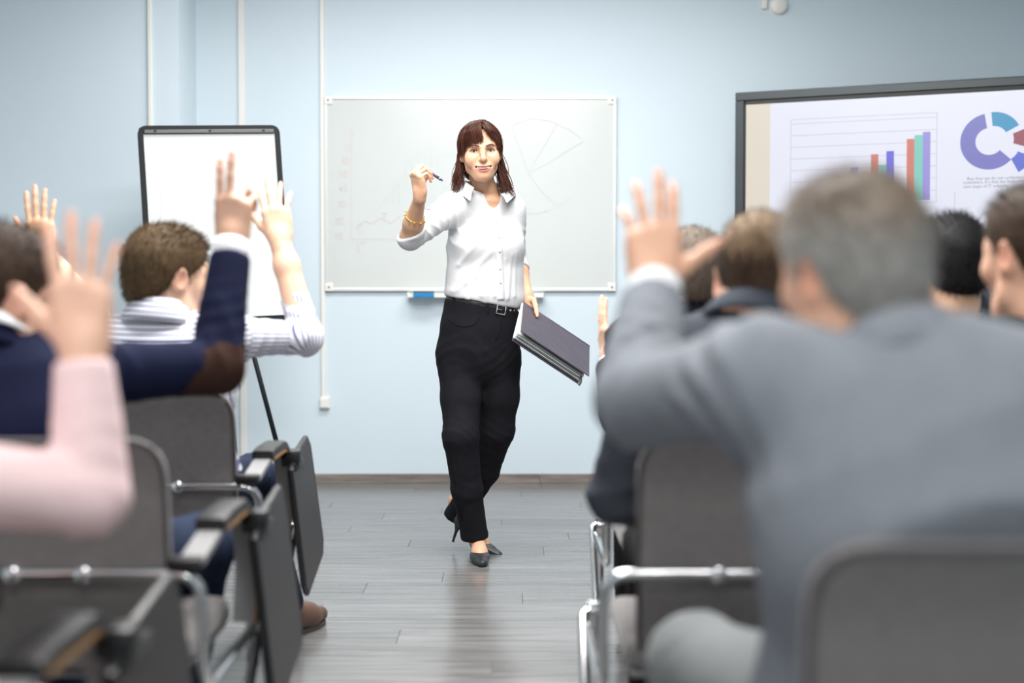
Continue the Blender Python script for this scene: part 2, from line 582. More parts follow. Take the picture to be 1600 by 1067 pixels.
# ------------------------------------------------------------------ flip chart on its tripod
FY = 6.62
ftl, ftr, fbr = at(214, 197, FY - 0.02), at(436, 196, FY + 0.19), at(447, 503, FY + 0.09)
u = (ftr - ftl); FW = np.linalg.norm(u); u /= FW
v = ftr - fbr; v -= u * np.dot(u, v); FH = np.linalg.norm(v); v /= FH
n = np.cross(u, v)
if n[1] > 0: n = -n
fo = ftl - v * FH                     # bottom-left corner
fc = empty('flip_chart', (float(fo[0] + u[0] * FW / 2), FY + 0.1, 0))
tag(fc, 'black-framed flip chart easel with a white paper pad', 'flip chart')
R = np.column_stack([u, v, n])
link_world('backboard', MB().box((0.008, 0.008, -0.014), (FW - 0.008, FH - 0.008, -0.002), R, fo).mesh('backboard'), M['black_frame'], fc, False)
ft = 0.026
ring = fillet([(FW / 2, 0, 0), (0, 0, 0), (0, FH, 0), (FW, FH, 0), (FW, 0, 0), (FW / 2, 0, 0)], 0.03, 5)[:-1]
link_world('frame', MB().tube([fo + R @ np.array([p[0] * (FW - ft) / FW + ft / 2, p[1] * (FH - ft) / FH + ft / 2, 0.0]) for p in ring], 1, seg=8, closed=True, flat=(0.012, 0.0125, 'box'), up=n).mesh('frame'), M['black_frame'], fc, False)
pw0, pw1, ph0, ph1 = ft * 0.9, FW - ft * 0.9, ft * 1.3, FH - ft * 1.25
pad = link_world('paper_pad', MB().box((pw0, ph0, -0.002), (pw1, ph1, 0.006), R, fo).mesh('paper_pad'), M['paper'], fc, False)
cl = link_world('clamp_bar', MB().box((pw0 + 0.004, FH - ft * 1.55, 0.0062), (pw1 - 0.004, FH - ft * 0.75, 0.018), R, fo, bev=0.004).mesh('clamp_bar'), M['clamp'], fc, False)
for k in (0.12, 0.5, 0.88):
    link_world('screw', MB().box((FW * k - 0.006, FH - ft * 1.2, 0.018), (FW * k + 0.006, FH - ft * 0.9, 0.021), R, fo, bev=0.001).mesh('screw'), M['black_frame'], cl, False)
po = fo + n * 0.006
fl = [[(253, 350), (249, 240)], [(244, 254), (249, 238), (254, 246)], rect(283, 285, 301, 360), rect(322, 305, 345, 360), rect(365, 243, 396, 420), [(365, 243), (398, 242)], [(400, 432), (414, 440), (404, 446)]]
strokes(fc, po, u, v, n, px_lines(fl, po, u, v, n), M['marker_red'], 0.005, 'drawing')
# legs
hub = fo + u * FW / 2 + v * FH * 0.42 - n * 0.05
link_world('hub', MB().box((-0.05, -0.03, -0.03), (0.05, 0.03, 0.03), R, hub, bev=0.006).mesh('hub'), M['black_plastic'], fc, False)
kt = at(391, 488, FY - 0.0)
kb = at(438, 700, FY - 0.06)
dirv = (kb - kt); t_ = (0.0 - kt[2]) / dirv[2]
foot_r = kt + dirv * t_
foot_l = np.array([2 * hub[0] - foot_r[0], foot_r[1], 0.0])
for top, foot in ((hub + u * 0.04, foot_r), (hub - u * 0.04, foot_l), (hub - n * 0.03, np.array([hub[0], FY + 0.62, 0.0]))):
    foot = foot.copy(); foot[2] = 0.012
    lg = link_world('leg', MB().tube([top, foot], 0.0115, seg=10).mesh('leg'), M['black_frame'], fc)
    link_world('foot_cap', MB().lathe([(0.016, -0.012), (0.017, 0.0), (0.014, 0.02)], foot, seg=12).mesh('foot_cap'), M['black_plastic'], lg)

# ------------------------------------------------------------------ presentation display on a floor stand
DL = np.array([1.154, 7.37, 0.99])
ang = math.radians(24)
du, dv = np.array([math.cos(ang), -math.sin(ang), 0]), np.array([0, 0, 1.])
dn = np.array([-math.sin(ang), -math.cos(ang), 0])
DW, DH = 1.85, 1.078
Rd = np.column_stack([du, dv, dn])
dsp = empty('presentation_display', tuple(DL + du * DW / 2 - np.array([0, 0, 0.99]) - dn * 0.12))
tag(dsp, 'large flat display showing bar and ring charts', 'display')
link_world('casing', MB().box((0.004, 0.004, -0.07), (DW - 0.004, DH - 0.004, -0.001), Rd, DL, bev=0.01).mesh('casing'), M['bezel'], dsp, False)
bw = 0.052
for nm, lo, hi in (('bezel_bar', (0, 0, -0.02), (DW, bw * 1.2, 0.014)), ('bezel_bar', (0, DH - bw * 0.85, -0.02), (DW, DH, 0.014)), ('bezel_bar', (0, bw * 1.2, -0.02), (bw * 0.9, DH - bw * 0.85, 0.014)), ('bezel_bar', (DW - bw * 0.9, bw * 1.2, -0.02), (DW, DH - bw * 0.85, 0.014))):
    link_world(nm, MB().box(lo, hi, Rd, DL, bev=0.005).mesh(nm), M['bezel'], dsp, False)
inner = MB()
a0, a1, b0, b1 = bw * 0.9, DW - bw * 0.9, bw * 1.2, DH - bw * 0.85
for lo, hi in (((a0, b0, 0), (a1, b0 + 0.018, 0.006)), ((a0, b1 - 0.02, 0), (a1, b1, 0.006)), ((a0, b0, 0), (a0 + 0.008, b1, 0.006)), ((a1 - 0.008, b0, 0), (a1, b1, 0.006))):
    inner.box(lo, hi, Rd, DL)
link_world('inner_surround', inner.mesh('inner_surround'), M['black_plastic'], dsp, False)


def glow(name, c, s):
    m = mat(name, srgb(*c), 0.3, emit=s, var=0.01)
    b_ = m.node_tree.nodes['Principled BSDF']
    for l in list(b_.inputs['Base Color'].links):
        m.node_tree.links.remove(l)
    b_.inputs['Base Color'].default_value = (0.02, 0.02, 0.022, 1)     # dark panel, its picture is light
    return m


ES = 0.84
scr = link_world('screen', MB().box((a0, b0, -0.0008), (a1, b1, 0.001), Rd, DL).mesh('screen'), glow('screen_white', (226, 228, 242), ES), dsp, False)
so = DL + dn * 0.001


def sc(px, py):
    p = on_plane(px, py, so, dn) - so
    return np.dot(p, du), np.dot(p, dv)


def quad_px(name, pts, col, lift=0.0008, s=ES):
    k = 'glow_%d_%d_%d' % col
    if k not in M: M[k] = glow(k, col, s)
    P = [sc(*p) for p in pts]
    return link_world(name, MB().prism(P, 0.0004, so + dn * lift, du, dv, dn).mesh(name), M[k], scr, False)


ua, ub = a0 + 0.008, sc(1203, 250)[0]
k = 'glow_218_208_192'
M[k] = glow(k, (222, 213, 198), 0.84)
link_world('margin_strip', MB().prism([(ua, b0 + 0.018), (ub, b0 + 0.018), (ub, b1 - 0.02), (ua, b1 - 0.02)], 0.0004, so + dn * 0.0006, du, dv, dn).mesh('margin_strip'), M[k], scr, False)
cr_, cg, cb_ = (206, 120, 104), (122, 200, 186), (150, 142, 214)
base_v = sc(1435, 313)[1]


def bar(x0, x1, ytop, col):
    p0, p1 = sc(x0, ytop)[0], sc(x1, ytop)[0]
    vt = sc((x0 + x1) / 2, ytop)[1]
    k = 'glow_%d_%d_%d' % col
    if k not in M: M[k] = glow(k, col, ES)
    link_world('chart_bar', MB().prism([(p0, base_v), (p1, base_v), (p1, vt), (p0, vt)], 0.0004, so + dn * 0.0012, du, dv, dn).mesh('chart_bar'), M[k], scr, False)


for x0, x1, yt, c_ in ((1361, 1372.5, 241, cr_), (1372.5, 1385, 258, cg), (1385, 1397, 236, (104, 100, 214)), (1417, 1429, 217, cr_), (1429, 1442, 211, cg), (1442, 1454, 206, cb_),
                       (1305, 1317, 276, cr_), (1317, 1329, 282, cg), (1329, 1341, 262, (104, 100, 214))):
    bar(x0, x1, yt, c_)
k = 'screen_line'
M[k] = glow(k, (196, 198, 210), 0.8)
gl = []
vt, vb = sc(1464, 176)[1], sc(1464, 316)[1]
ul, ur = sc(1236, 200)[0], sc(1464, 200)[0]
for q in range(8):
    vv = vb + (sc(1464, 183)[1] - vb) * q / 7
    gl.append([(ul, vv), (ur, vv)])
gl += [[(ul, vt), (ur, vt), (ur, vb)], [(ul, vt), (ul, vb)]]
gl += [[sc(1492, 300), sc(1492, 372)], [sc(1492, 372), sc(1590, 372)], [sc(1500, 362), sc(1528, 348), sc(1538, 330), sc(1552, 346), sc(1580, 322)]]
strokes(scr, so + dn * 0.0006, du, dv, dn, gl, M[k], 0.003, 'grid_lines')


def ring_seg(c, r0, r1, t0, t1, col, n_=26):
    k = 'glow_%d_%d_%d' % col
    if k not in M: M[k] = glow(k, col, ES)
    cu, cv = sc(*c)
    s_ = abs(sc(c[0], c[1] + 10)[1] - cv) / 10
    mb = MB()
    V, F = [], []
    for i in range(n_ + 1):
        t = math.radians(t0 + (t1 - t0) * i / n_)
        for r in (r0, r1):
            for z in (0.0012, 0.0016):
                V.append(so + du * (cu + math.sin(t) * r * s_) + dv * (cv + math.cos(t) * r * s_) + dn * z)
    for i in range(n_):
        b_ = i * 4
        F += [(b_ + 1, b_ + 3, b_ + 7, b_ + 5), (b_ + 2, b_ + 6, b_ + 7, b_ + 3), (b_, b_ + 1, b_ + 5, b_ + 4)]
    F += [(0, 2, 3, 1), (n_ * 4, n_ * 4 + 1, n_ * 4 + 3, n_ * 4 + 2)]
    mb.add(V, F)
    link_world('ring_segment', mb.mesh('ring_segment'), M[k], scr, False)


ring_seg((1546, 221), 21, 44, 132, 350, (118, 118, 190))
ring_seg((1553, 217), 20, 42, -6, 62, (56, 146, 190))
ring_seg((1561, 218), 22, 46, 68, 108, (150, 76, 92), 10)
ring_seg((1569, 229), 22, 46, 112, 152, (92, 108, 206), 10)
M['screen_text'] = glow('screen_text', (120, 120, 132), 0.9)


def text_mesh(body, size, pos, u_, v_, n_, parent, material, name='text_line'):
    cu = bpy.data.curves.new('text', 'FONT')
    cu.body = body
    cu.size = size
    cu.resolution_u = 2
    to = bpy.data.objects.new('text', cu)
    COL.objects.link(to)
    dg = bpy.context.evaluated_depsgraph_get()
    me = bpy.data.meshes.new_from_object(to.evaluated_get(dg))
    bpy.data.objects.remove(to)
    Rt = Matrix((Vector(u_), Vector(v_), Vector(n_))).transposed().to_4x4()
    me.transform(Matrix.Translation(Vector(pos)) @ Rt)
    me.materials.clear()
    return link_world(name, me, material, parent, False)


for (x, y, tx) in ((1511, 281.5, 'Buy they we do not understand why they buy'), (1505, 287.5, "customers. It's that the buys already mentioned"), (1505, 294, 'new steps of IT industry.')):
    a, b_ = sc(x, y)
    text_mesh(tx, 0.021, so + du * a + dv * b_ + dn * 0.0012, du, dv, dn, scr, M['screen_text'])
# the stand behind it
post = DL + du * DW / 2 - dn * 0.10
for s_ in (-0.28, 0.28):
    p = post + du * s_
    link_world('post', MB().box((-0.03, -p[2] + 0.04, -0.02), (0.03, DH * 0.8, 0.02), Rd, p, bev=0.004).mesh('post'), M['bezel'], dsp, False)
    q = p.copy(); q[2] = 0.0
    link_world('foot', MB().box((-0.03, 0.0, -0.22), (0.03, 0.05, 0.30), Rd, q, bev=0.008).mesh('foot'), M['bezel'], dsp, False)
q = post.copy(); q[2] = 0.0
link_world('crossbar', MB().box((-0.28, 0.10, -0.015), (0.28, 0.15, 0.015), Rd, q, bev=0.004).mesh('crossbar'), M['bezel'], dsp, False)
link_world('bracket', MB().box((-0.32, 1.3, 0.02), (0.32, 1.75, 0.035), Rd, q, bev=0.004).mesh('bracket'), M['bezel'], dsp, False)

# ------------------------------------------------------------------ implicit surfaces, meshed with surface nets
def unit(v):
    v = np.asarray(v, float)
    return v / (np.linalg.norm(v) + 1e-12)


def smin(a, b, k):
    if k <= 0: return np.minimum(a, b)
    h = np.maximum(k - np.abs(a - b), 0) / k
    return np.minimum(a, b) - h * h * k * 0.25


class Frame:
    """Local frame: origin, 3x3 columns, scale."""
    def __init__(self, o=(0, 0, 0), R=None, s=1.0):
        self.o, self.R, self.s = np.array(o, float), np.eye(3) if R is None else np.array(R, float), s

    def p(self, v): return self.o + self.R @ (np.array(v, float) * self.s)
    def d(self, v): return self.R @ np.array(v, float)
    def inv(self, P): return ((P - self.o) @ self.R) / self.s


def euler(yaw=0, pitch=0, roll=0):
    """Columns: side (+x), front (+y), up (+z) of a head that looks along +Y at zero; degrees."""
    y, p, r = map(math.radians, (yaw, pitch, roll))
    Rz = np.array([[math.cos(y), -math.sin(y), 0], [math.sin(y), math.cos(y), 0], [0, 0, 1]])
    Rx = np.array([[1, 0, 0], [0, math.cos(p), -math.sin(p)], [0, math.sin(p), math.cos(p)]])
    Ry = np.array([[math.cos(r), 0, math.sin(r)], [0, 1, 0], [-math.sin(r), 0, math.cos(r)]])
    return Rz @ Rx @ Ry


class SDF:
    def __init__(self):
        self.ops = []

    def copy(self):
        s = SDF(); s.ops = list(self.ops); return s

    # --- primitives
    def cone(self, a, b, ra, rb, k=0.02, sub=False):
        a, b = np.array(a, float), np.array(b, float)
        ab = b - a
        L2 = float(ab @ ab) + 1e-12

        def f(x, y, z):
            px, py, pz = x - a[0], y - a[1], z - a[2]
            t = np.clip((px * ab[0] + py * ab[1] + pz * ab[2]) / L2, 0, 1)
            return np.sqrt((px - t * ab[0]) ** 2 + (py - t * ab[1]) ** 2 + (pz - t * ab[2]) ** 2) - (ra + (rb - ra) * t)
        r = max(ra, rb)
        self.ops.append((f, np.minimum(a, b) - r, np.maximum(a, b) + r, k, sub))
        return self

    def chain(self, pts, rad, k=0.015, sub=False):
        for i in range(len(pts) - 1):
            self.cone(pts[i], pts[i + 1], rad[i], rad[i + 1], k, sub)
        return self

    def ell(self, c, r, R=None, k=0.02, sub=False):
        c, r = np.array(c, float), np.array(r, float)
        R = np.eye(3) if R is None else np.asarray(R)

        def f(x, y, z):
            x, y, z = x - c[0], y - c[1], z - c[2]
            q = [R[0, i] * x + R[1, i] * y + R[2, i] * z for i in range(3)]
            k0 = np.sqrt(sum((q[i] / r[i]) ** 2 for i in range(3)))
            k1 = np.sqrt(sum((q[i] / r[i] ** 2) ** 2 for i in range(3))) + 1e-9
            return k0 * (k0 - 1) / k1
        e = np.sqrt((np.asarray(R) ** 2) @ (r ** 2))
        self.ops.append((f, c - e, c + e, k, sub))
        return self

    def loft(self, st, side, k=0.02, sub=False, p=2.0):
        """st: list of (centre, half width along `side`, half depth). Elliptical sweep."""
        C = [np.array(s[0], float) for s in st]
        side = unit(side)
        for i in range(len(st) - 1):
            a, b = C[i], C[i + 1]
            ab = b - a
            L = np.linalg.norm(ab)
            w = ab / L
            u = unit(side - w * (side @ w))
            v = np.cross(w, u)

            def f(x, y, z, a=a, w=w, u=u, v=v, L=L, r0=st[i][1:], r1=st[i + 1][1:]):
                x, y, z = x - a[0], y - a[1], z - a[2]
                h = x * w[0] + y * w[1] + z * w[2]
                t = np.clip(h / L, 0, 1)
                rx = r0[0] + (r1[0] - r0[0]) * t
                ry = r0[1] + (r1[1] - r0[1]) * t
                e = h - t * L
                qx = np.abs(x * u[0] + y * u[1] + z * u[2])
                qy = np.abs(x * v[0] + y * v[1] + z * v[2])
                m = np.minimum(rx, ry)
                if p == 2.0:
                    return (np.sqrt((qx / rx) ** 2 + (qy / ry) ** 2 + (e / m) ** 2) - 1) * m
                return (((qx / rx) ** p + (qy / ry) ** p + (np.abs(e) / m) ** p) ** (1 / p) - 1) * m
            r = max(st[i][1], st[i][2], st[i + 1][1], st[i + 1][2])
            self.ops.append((f, np.minimum(a, b) - r, np.maximum(a, b) + r, k, sub))
        return self

    def box(self, c, half, r=0.005, R=None, k=0.0, sub=False, warp=None):
        c, hf = np.array(c, float), np.array(half, float)
        R = np.eye(3) if R is None else np.asarray(R)

        def f(x, y, z):
            x, y, z = x - c[0], y - c[1], z - c[2]
            q = [np.abs(R[0, i] * x + R[1, i] * y + R[2, i] * z) - hf[i] + r for i in range(3)]
            o = np.sqrt(sum(np.maximum(t, 0) ** 2 for t in q))
            return o + np.minimum(np.maximum(np.maximum(q[0], q[1]), q[2]), 0) - r
        e = np.abs(R) @ hf
        self.ops.append((f, c - e, c + e, k, sub))
        return self

    def cut(self, pt, n, k=0.0, box=None):
        """Remove everything on the +n side of a plane (inside `box` if given)."""
        pt, n = np.array(pt, float), unit(n)

        def f(x, y, z):
            return -((x - pt[0]) * n[0] + (y - pt[1]) * n[1] + (z - pt[2]) * n[2])
        lo, hi = box if box is not None else (np.full(3, -1e3), np.full(3, 1e3))
        self.ops.append((f, np.array(lo, float), np.array(hi, float), k, 'cut'))
        return self

    def fn(self, f, lo, hi, k=0.0, sub=False):
        self.ops.append((f, np.array(lo, float), np.array(hi, float), k, sub))
        return self

    # --- evaluation
    def grid(self, h, bounds=None, disp=None):
        lo = np.min([o[1] - o[3] * 0.3 for o in self.ops if not o[4]], axis=0)
        hi = np.max([o[2] + o[3] * 0.3 for o in self.ops if not o[4]], axis=0)
        if bounds is not None:
            lo, hi = np.maximum(lo, bounds[0]), np.minimum(hi, bounds[1])
        lo = lo - 3 * h - 0.004
        hi = hi + 3 * h + 0.004
        n = np.ceil((hi - lo) / h).astype(int) + 1
        ax = [(lo[i] + h * np.arange(n[i])).astype(np.float32) for i in range(3)]
        BIG = 0.2
        val = np.full(n, BIG, np.float32)
        for f, a, b, k, sub in self.ops:
            m = k + 3 * h
            i0 = np.clip(np.floor((a - m - lo) / h), 0, n).astype(int)
            i1 = np.clip(np.ceil((b + m - lo) / h) + 1, 0, n).astype(int)
            if np.any(i1 <= i0): continue
            sl = tuple(slice(i0[j], i1[j]) for j in range(3))
            x = ax[0][sl[0]][:, None, None]; y = ax[1][sl[1]][None, :, None]; z = ax[2][sl[2]][None, None, :]
            d = f(x, y, z).astype(np.float32)
            d = np.broadcast_to(d, val[sl].shape)
            if not sub:
                val[sl] = smin(val[sl], d, k)
            else:
                val[sl] = -smin(-val[sl], d, k)
        if disp is not None:
            m = np.abs(val) < 0.03
            I = np.argwhere(m)
            P = np.stack([ax[j][I[:, j]] for j in range(3)], 1)
            val[m] -= disp(P).astype(np.float32)
        # close the field at the border of the grid
        for j in range(3):
            s0 = [slice(None)] * 3; s0[j] = 0
            s1 = [slice(None)] * 3; s1[j] = -1
            val[tuple(s0)] = np.maximum(val[tuple(s0)], h * 0.5)
            val[tuple(s1)] = np.maximum(val[tuple(s1)], h * 0.5)
        return val, lo

    def mesh(self, h, bounds=None, disp=None, smooth=1):
        val, lo = self.grid(h, bounds, disp)
        V, F = surface_nets(val, lo, h)
        for _ in range(smooth):
            V = relax(V, F, 0.5)
        return V, F


def surface_nets(val, lo, h):
    ins = val < 0
    n = np.array(val.shape)
    cnt = np.zeros(n - 1, np.int8)
    offs = [(i, j, k) for i in (0, 1) for j in (0, 1) for k in (0, 1)]
    for i, j, k in offs:
        cnt += ins[i:n[0] - 1 + i, j:n[1] - 1 + j, k:n[2] - 1 + k]
    act = (cnt > 0) & (cnt < 8)
    I = np.argwhere(act)
    N = len(I)
    if N == 0:
        return np.zeros((0, 3)), np.zeros((0, 4), int)
    cv = np.stack([val[I[:, 0] + i, I[:, 1] + j, I[:, 2] + k] for i, j, k in offs], 1)
    acc = np.zeros((N, 3)); c = np.zeros(N)
    E = [(a, b) for a in range(8) for b in range(a + 1, 8) if sum(abs(np.subtract(offs[a], offs[b]))) == 1]
    for a, b in E:
        va, vb = cv[:, a], cv[:, b]
        m = (va < 0) != (vb < 0)
        t = va[m] / (va[m] - vb[m])
        pa, pb = np.array(offs[a], float), np.array(offs[b], float)
        acc[m] += pa + t[:, None] * (pb - pa)
        c[m] += 1
    V = (I + acc / c[:, None]) * h + lo
    idx = np.full(n - 1, -1, np.int32)
    idx[I[:, 0], I[:, 1], I[:, 2]] = np.arange(N)
    F = []
    for ax in range(3):
        b, c_ = (ax + 1) % 3, (ax + 2) % 3
        s0 = [slice(None)] * 3; s1 = [slice(None)] * 3
        s0[ax] = slice(0, -1); s1[ax] = slice(1, None)
        for q in (b, c_):
            s0[q] = slice(1, -1); s1[q] = slice(1, -1)
        A, B = ins[tuple(s0)], ins[tuple(s1)]
        X = np.argwhere(A != B)
        if len(X) == 0: continue
        sgn = A[X[:, 0], X[:, 1], X[:, 2]]
        X = X.copy()
        X[:, b] += 1; X[:, c_] += 1
        def cell(db, dc):
            Y = X.copy(); Y[:, b] += db; Y[:, c_] += dc
            return idx[Y[:, 0], Y[:, 1], Y[:, 2]]
        q = np.stack([cell(-1, -1), cell(0, -1), cell(0, 0), cell(-1, 0)], 1)
        q[~sgn] = q[~sgn][:, ::-1]
        F.append(q)
    F = np.concatenate(F)
    F = F[(F >= 0).all(1)]
    return V, F


def relax(V, F, w):
    acc = np.zeros_like(V); c = np.zeros(len(V))
    for a, b in ((0, 1), (1, 2), (2, 3), (3, 0)):
        for s, t in ((a, b), (b, a)):
            for k in range(3):
                acc[:, k] += np.bincount(F[:, s], V[F[:, t], k], len(V))
            c += np.bincount(F[:, s], minlength=len(V))
    return V + w * (acc / np.maximum(c, 1)[:, None] - V)


def np_mesh(name, V, F, attrs=None):
    me = bpy.data.meshes.new(name)
    me.vertices.add(len(V))
    me.vertices.foreach_set('co', np.ascontiguousarray(V, np.float32).ravel())
    k = F.shape[1]
    me.loops.add(F.size)
    me.loops.foreach_set('vertex_index', np.ascontiguousarray(F, np.int32).ravel())
    me.polygons.add(len(F))
    me.polygons.foreach_set('loop_start', np.arange(0, F.size, k, dtype=np.int32))
    me.update(calc_edges=True)
    for nm, arr in (attrs or {}).items():
        if arr.ndim == 1:
            a = me.attributes.new(nm, 'FLOAT', 'POINT')
            a.data.foreach_set('value', arr.astype(np.float32))
        else:
            a = me.attributes.new(nm, 'FLOAT_COLOR', 'POINT')
            c = np.ones((len(V), 4), np.float32); c[:, :3] = arr
            a.data.foreach_set('color', c.ravel())
    me.validate()
    me.shade_smooth()
    return me


def merge(parts):
    V, F, b = [], [], 0
    for v, f in parts:
        V.append(v); F.append(f + b); b += len(v)
    return np.concatenate(V), np.concatenate(F)


def waves(P, seed, amp, freq, aniso=None, octv=3):
    """Smooth pseudo-random displacement from summed, warped sines."""
    r = np.random.default_rng(seed)
    out = np.zeros(len(P))
    Q = P if aniso is None else P * np.array(aniso)
    a, f = 1.0, freq
    for o in range(octv):
        for _ in range(3):
            d = unit(r.normal(size=3)) * f
            e = unit(r.normal(size=3)) * f * 0.7
            out += a * np.sin(Q @ d + r.uniform(0, 6.28) + 1.3 * np.sin(Q @ e + r.uniform(0, 6.28)))
        a *= 0.5; f *= 1.9
    return out * amp / 3.5


def creases(P, c, axis, rad, amp, n, seed, length=0.12):
    """Ring-like cloth creases around a limb at c: ridges across `axis`, fading out."""
    r = np.random.default_rng(seed)
    q = P - np.array(c)
    axis = unit(axis)
    t = q @ axis
    w = np.exp(-(t / length) ** 2) * np.exp(-((np.linalg.norm(q - np.outer(t, axis), axis=1)) / (rad * 2.2)) ** 4)
    side = unit(np.cross(axis, r.normal(size=3)))
    ph = t * n + (q @ side) * n * 0.55 + 1.2 * np.sin(q @ unit(r.normal(size=3)) * 30 + r.uniform(0, 6))
    s = np.sin(ph)
    return amp * w * (1 - np.abs(s)) ** 1.5

# ------------------------------------------------------------------ conference chairs with folding writing tablets
def back_y(z):
    t = (z - 0.565)
    return -0.236 - 0.20 * t - 0.55 * np.maximum(t - 0.12, 0) ** 2 * 4 + 0.25 * np.maximum(-t - 0.05, 0)


BK = dict(hx=0.20, zc=0.588, hz=0.212, t=0.021)


def chair_back_fn(x, y, z):
    sx = 1.0 - 0.10 * np.clip(0.80 - z, 0, 1)
    qx, qz = np.abs(x) / sx, np.abs(z - BK['zc'])
    r = 0.06
    a, b = qx - BK['hx'] + r, qz - BK['hz'] + r
    d2 = np.sqrt(np.maximum(a, 0) ** 2 + np.maximum(b, 0) ** 2) + np.minimum(np.maximum(a, b), 0) - r
    curve = 0.35 * x * x
    yy = np.abs(y - (back_y(z) + curve)) - BK['t']
    e = 0.018
    w0, w1 = d2 + e, yy + e
    return np.minimum(np.maximum(w0, w1), 0) + np.sqrt(np.maximum(w0, 0) ** 2 + np.maximum(w1, 0) ** 2) - e + 0 * (x + y + z)


def seat_fn(x, y, z):
    zc = 0.405 - 0.5 * np.maximum(y - 0.14, 0) ** 2 * 6
    r = 0.05
    a, b = np.abs(x) - 0.212 + r, np.abs(y - 0.02) - 0.215 + r
    d2 = np.sqrt(np.maximum(a, 0) ** 2 + np.maximum(b, 0) ** 2) + np.minimum(np.maximum(a, b), 0) - r
    w0, w1 = d2 + 0.022, np.abs(z - zc) - 0.03 + 0.022
    return np.minimum(np.maximum(w0, w1), 0) + np.sqrt(np.maximum(w0, 0) ** 2 + np.maximum(w1, 0) ** 2) - 0.022 + 0 * (x + y + z)


s_ = SDF().fn(chair_back_fn, (-0.22, -0.36, 0.36), (0.22, -0.14, 0.82))
back_me = np_mesh('backrest', *s_.mesh(0.009, smooth=1)); back_me.materials.append(M['fabric'])
s_ = SDF().fn(seat_fn, (-0.23, -0.22, 0.33), (0.23, 0.26, 0.45))
seat_me = np_mesh('seat', *s_.mesh(0.010, smooth=1)); seat_me.materials.append(M['fabric'])

ol = []
for i in range(72):
    t = 2 * math.pi * i / 72
    c, s = math.cos(t), math.sin(t)
    m = (abs(c) ** 9 + abs(s) ** 9) ** (-1 / 9)
    z = BK['zc'] + BK['hz'] * 0.985 * s * m
    x = BK['hx'] * 0.985 * c * m * (1 - 0.10 * min(max(0.80 - z, 0), 1))
    ol.append((x, z))


def outline(y_off):
    return [(x, float(back_y(np.array(z))) + 0.35 * x * x + y_off, z) for x, z in ol]


CH = {}
CH['piping'] = MB().tube(outline(-0.0175), 0.0042, seg=6, closed=True).mesh('piping')
CH['back_bar'] = MB().tube(fillet([(-0.255, 0.20, 0.362), (-0.255, -0.245, 0.362), (-0.255, -0.272, 0.565), (0.255, -0.272, 0.565), (0.255, -0.245, 0.362), (0.255, 0.20, 0.362)], 0.05, 7), 0.0105, seg=12).mesh('back_bar')
CH['boss'] = MB().lathe([(0.007, -0.290), (0.014, -0.286), (0.015, -0.272), (0.012, -0.25)], (0, 0, 0), axis=1, seg=14).mesh('boss')
arm_path = fillet([(0.238, -0.268, 0.583), (0.238, -0.09, 0.612), (0.236, 0.17, 0.612), (0.236, 0.245, 0.50), (0.236, 0.205, 0.372)], 0.06, 8)
for sgn in (-1, 1):
    ap = [(p[0] * sgn, p[1], p[2]) for p in arm_path]
    CH['arm', sgn] = MB().tube(ap, 1, seg=8, flat=(0.006, 0.021, 'box'), up=(0, 0.35, 1)).mesh('armrest')
    CH['edge', sgn] = MB().tube([(p[0] + 0.0225 * sgn, p[1], p[2]) for p in ap[6:]], 1, seg=8, flat=(0.0052, 0.0028, 'box'), up=(0, 0.35, 1)).mesh('plywood_edge')
    CH['pad', sgn] = MB().tube(fillet([(0.238 * sgn, -0.115, 0.622), (0.238 * sgn, -0.06, 0.628), (0.236 * sgn, 0.12, 0.628), (0.236 * sgn, 0.195, 0.588)], 0.05, 5), 1, seg=12, flat=(0.012, 0.027, 'box'), up=(0, 0.3, 1)).mesh('arm_pad')
    CH['cap', sgn] = MB().box((0.22 * sgn - 0.02, -0.295, 0.574), (0.22 * sgn + 0.02 + 0.018 * (sgn > 0) - 0.0, -0.255, 0.594), bev=0.005).mesh('arm_cap')
    CH['fleg', sgn] = MB().tube([(0.242 * sgn, 0.335, 0.008), (0.240 * sgn, 0.262, 0.40)], 1, seg=10, flat=(0.009, 0.013)).mesh('front_leg')
    CH['rleg', sgn] = MB().tube(fillet([(0.225 * sgn, 0.262, 0.382), (0.262 * sgn, 0.262, 0.380), (0.268 * sgn, -0.20, 0.008)], 0.03, 6), 0.0105, seg=12).mesh('rear_leg')
    CH['fcap', sgn] = MB().lathe([(0.015, 0.0), (0.016, 0.012), (0.012, 0.022)], (0.242 * sgn, 0.335, 0), seg=12).mesh('foot_cap')
    CH['rcap', sgn] = MB().lathe([(0.015, 0.0), (0.016, 0.012), (0.012, 0.022)], (0.268 * sgn, -0.20, 0), seg=12).mesh('foot_cap')
tb = [(0.10, 0.24), (0.13, 0.555), (0.20, 0.582), (0.47, 0.610), (0.50, 0.585), (0.50, 0.30), (0.455, 0.262), (0.13, 0.215)]
tu, tv = np.array([0, 1.0, 0]), unit(np.array([-0.13, 0, 1.0]))
tn = np.cross(tu, tv)
CH['tablet'] = MB().prism([(a, b_ - 0.24) for a, b_ in tb], 0.017, (0.302, 0, 0.24), tu, tv, tn if tn[0] > 0 else -tn).mesh('tablet')
CH['tablet_edge'] = MB().tube([np.array([0.3105, 0, 0.24]) + tu * a + tv * (b_ - 0.24) for a, b_ in tb], 0.0095, seg=6, closed=True).mesh('tablet_edge')
CH['hinge'] = MB().box((0.252, 0.155, 0.565), (0.292, 0.215, 0.605), bev=0.008).box((0.262, 0.15, 0.545), (0.284, 0.30, 0.572), bev=0.006).lathe([(0.018, 0.24), (0.018, 0.288)], (0, 0.185, 0.575), axis=0, seg=14).mesh('hinge')
CH['under'] = MB().box((-0.20, -0.17, 0.360), (0.20, 0.21, 0.3725), bev=0.004).mesh('seat_shell')
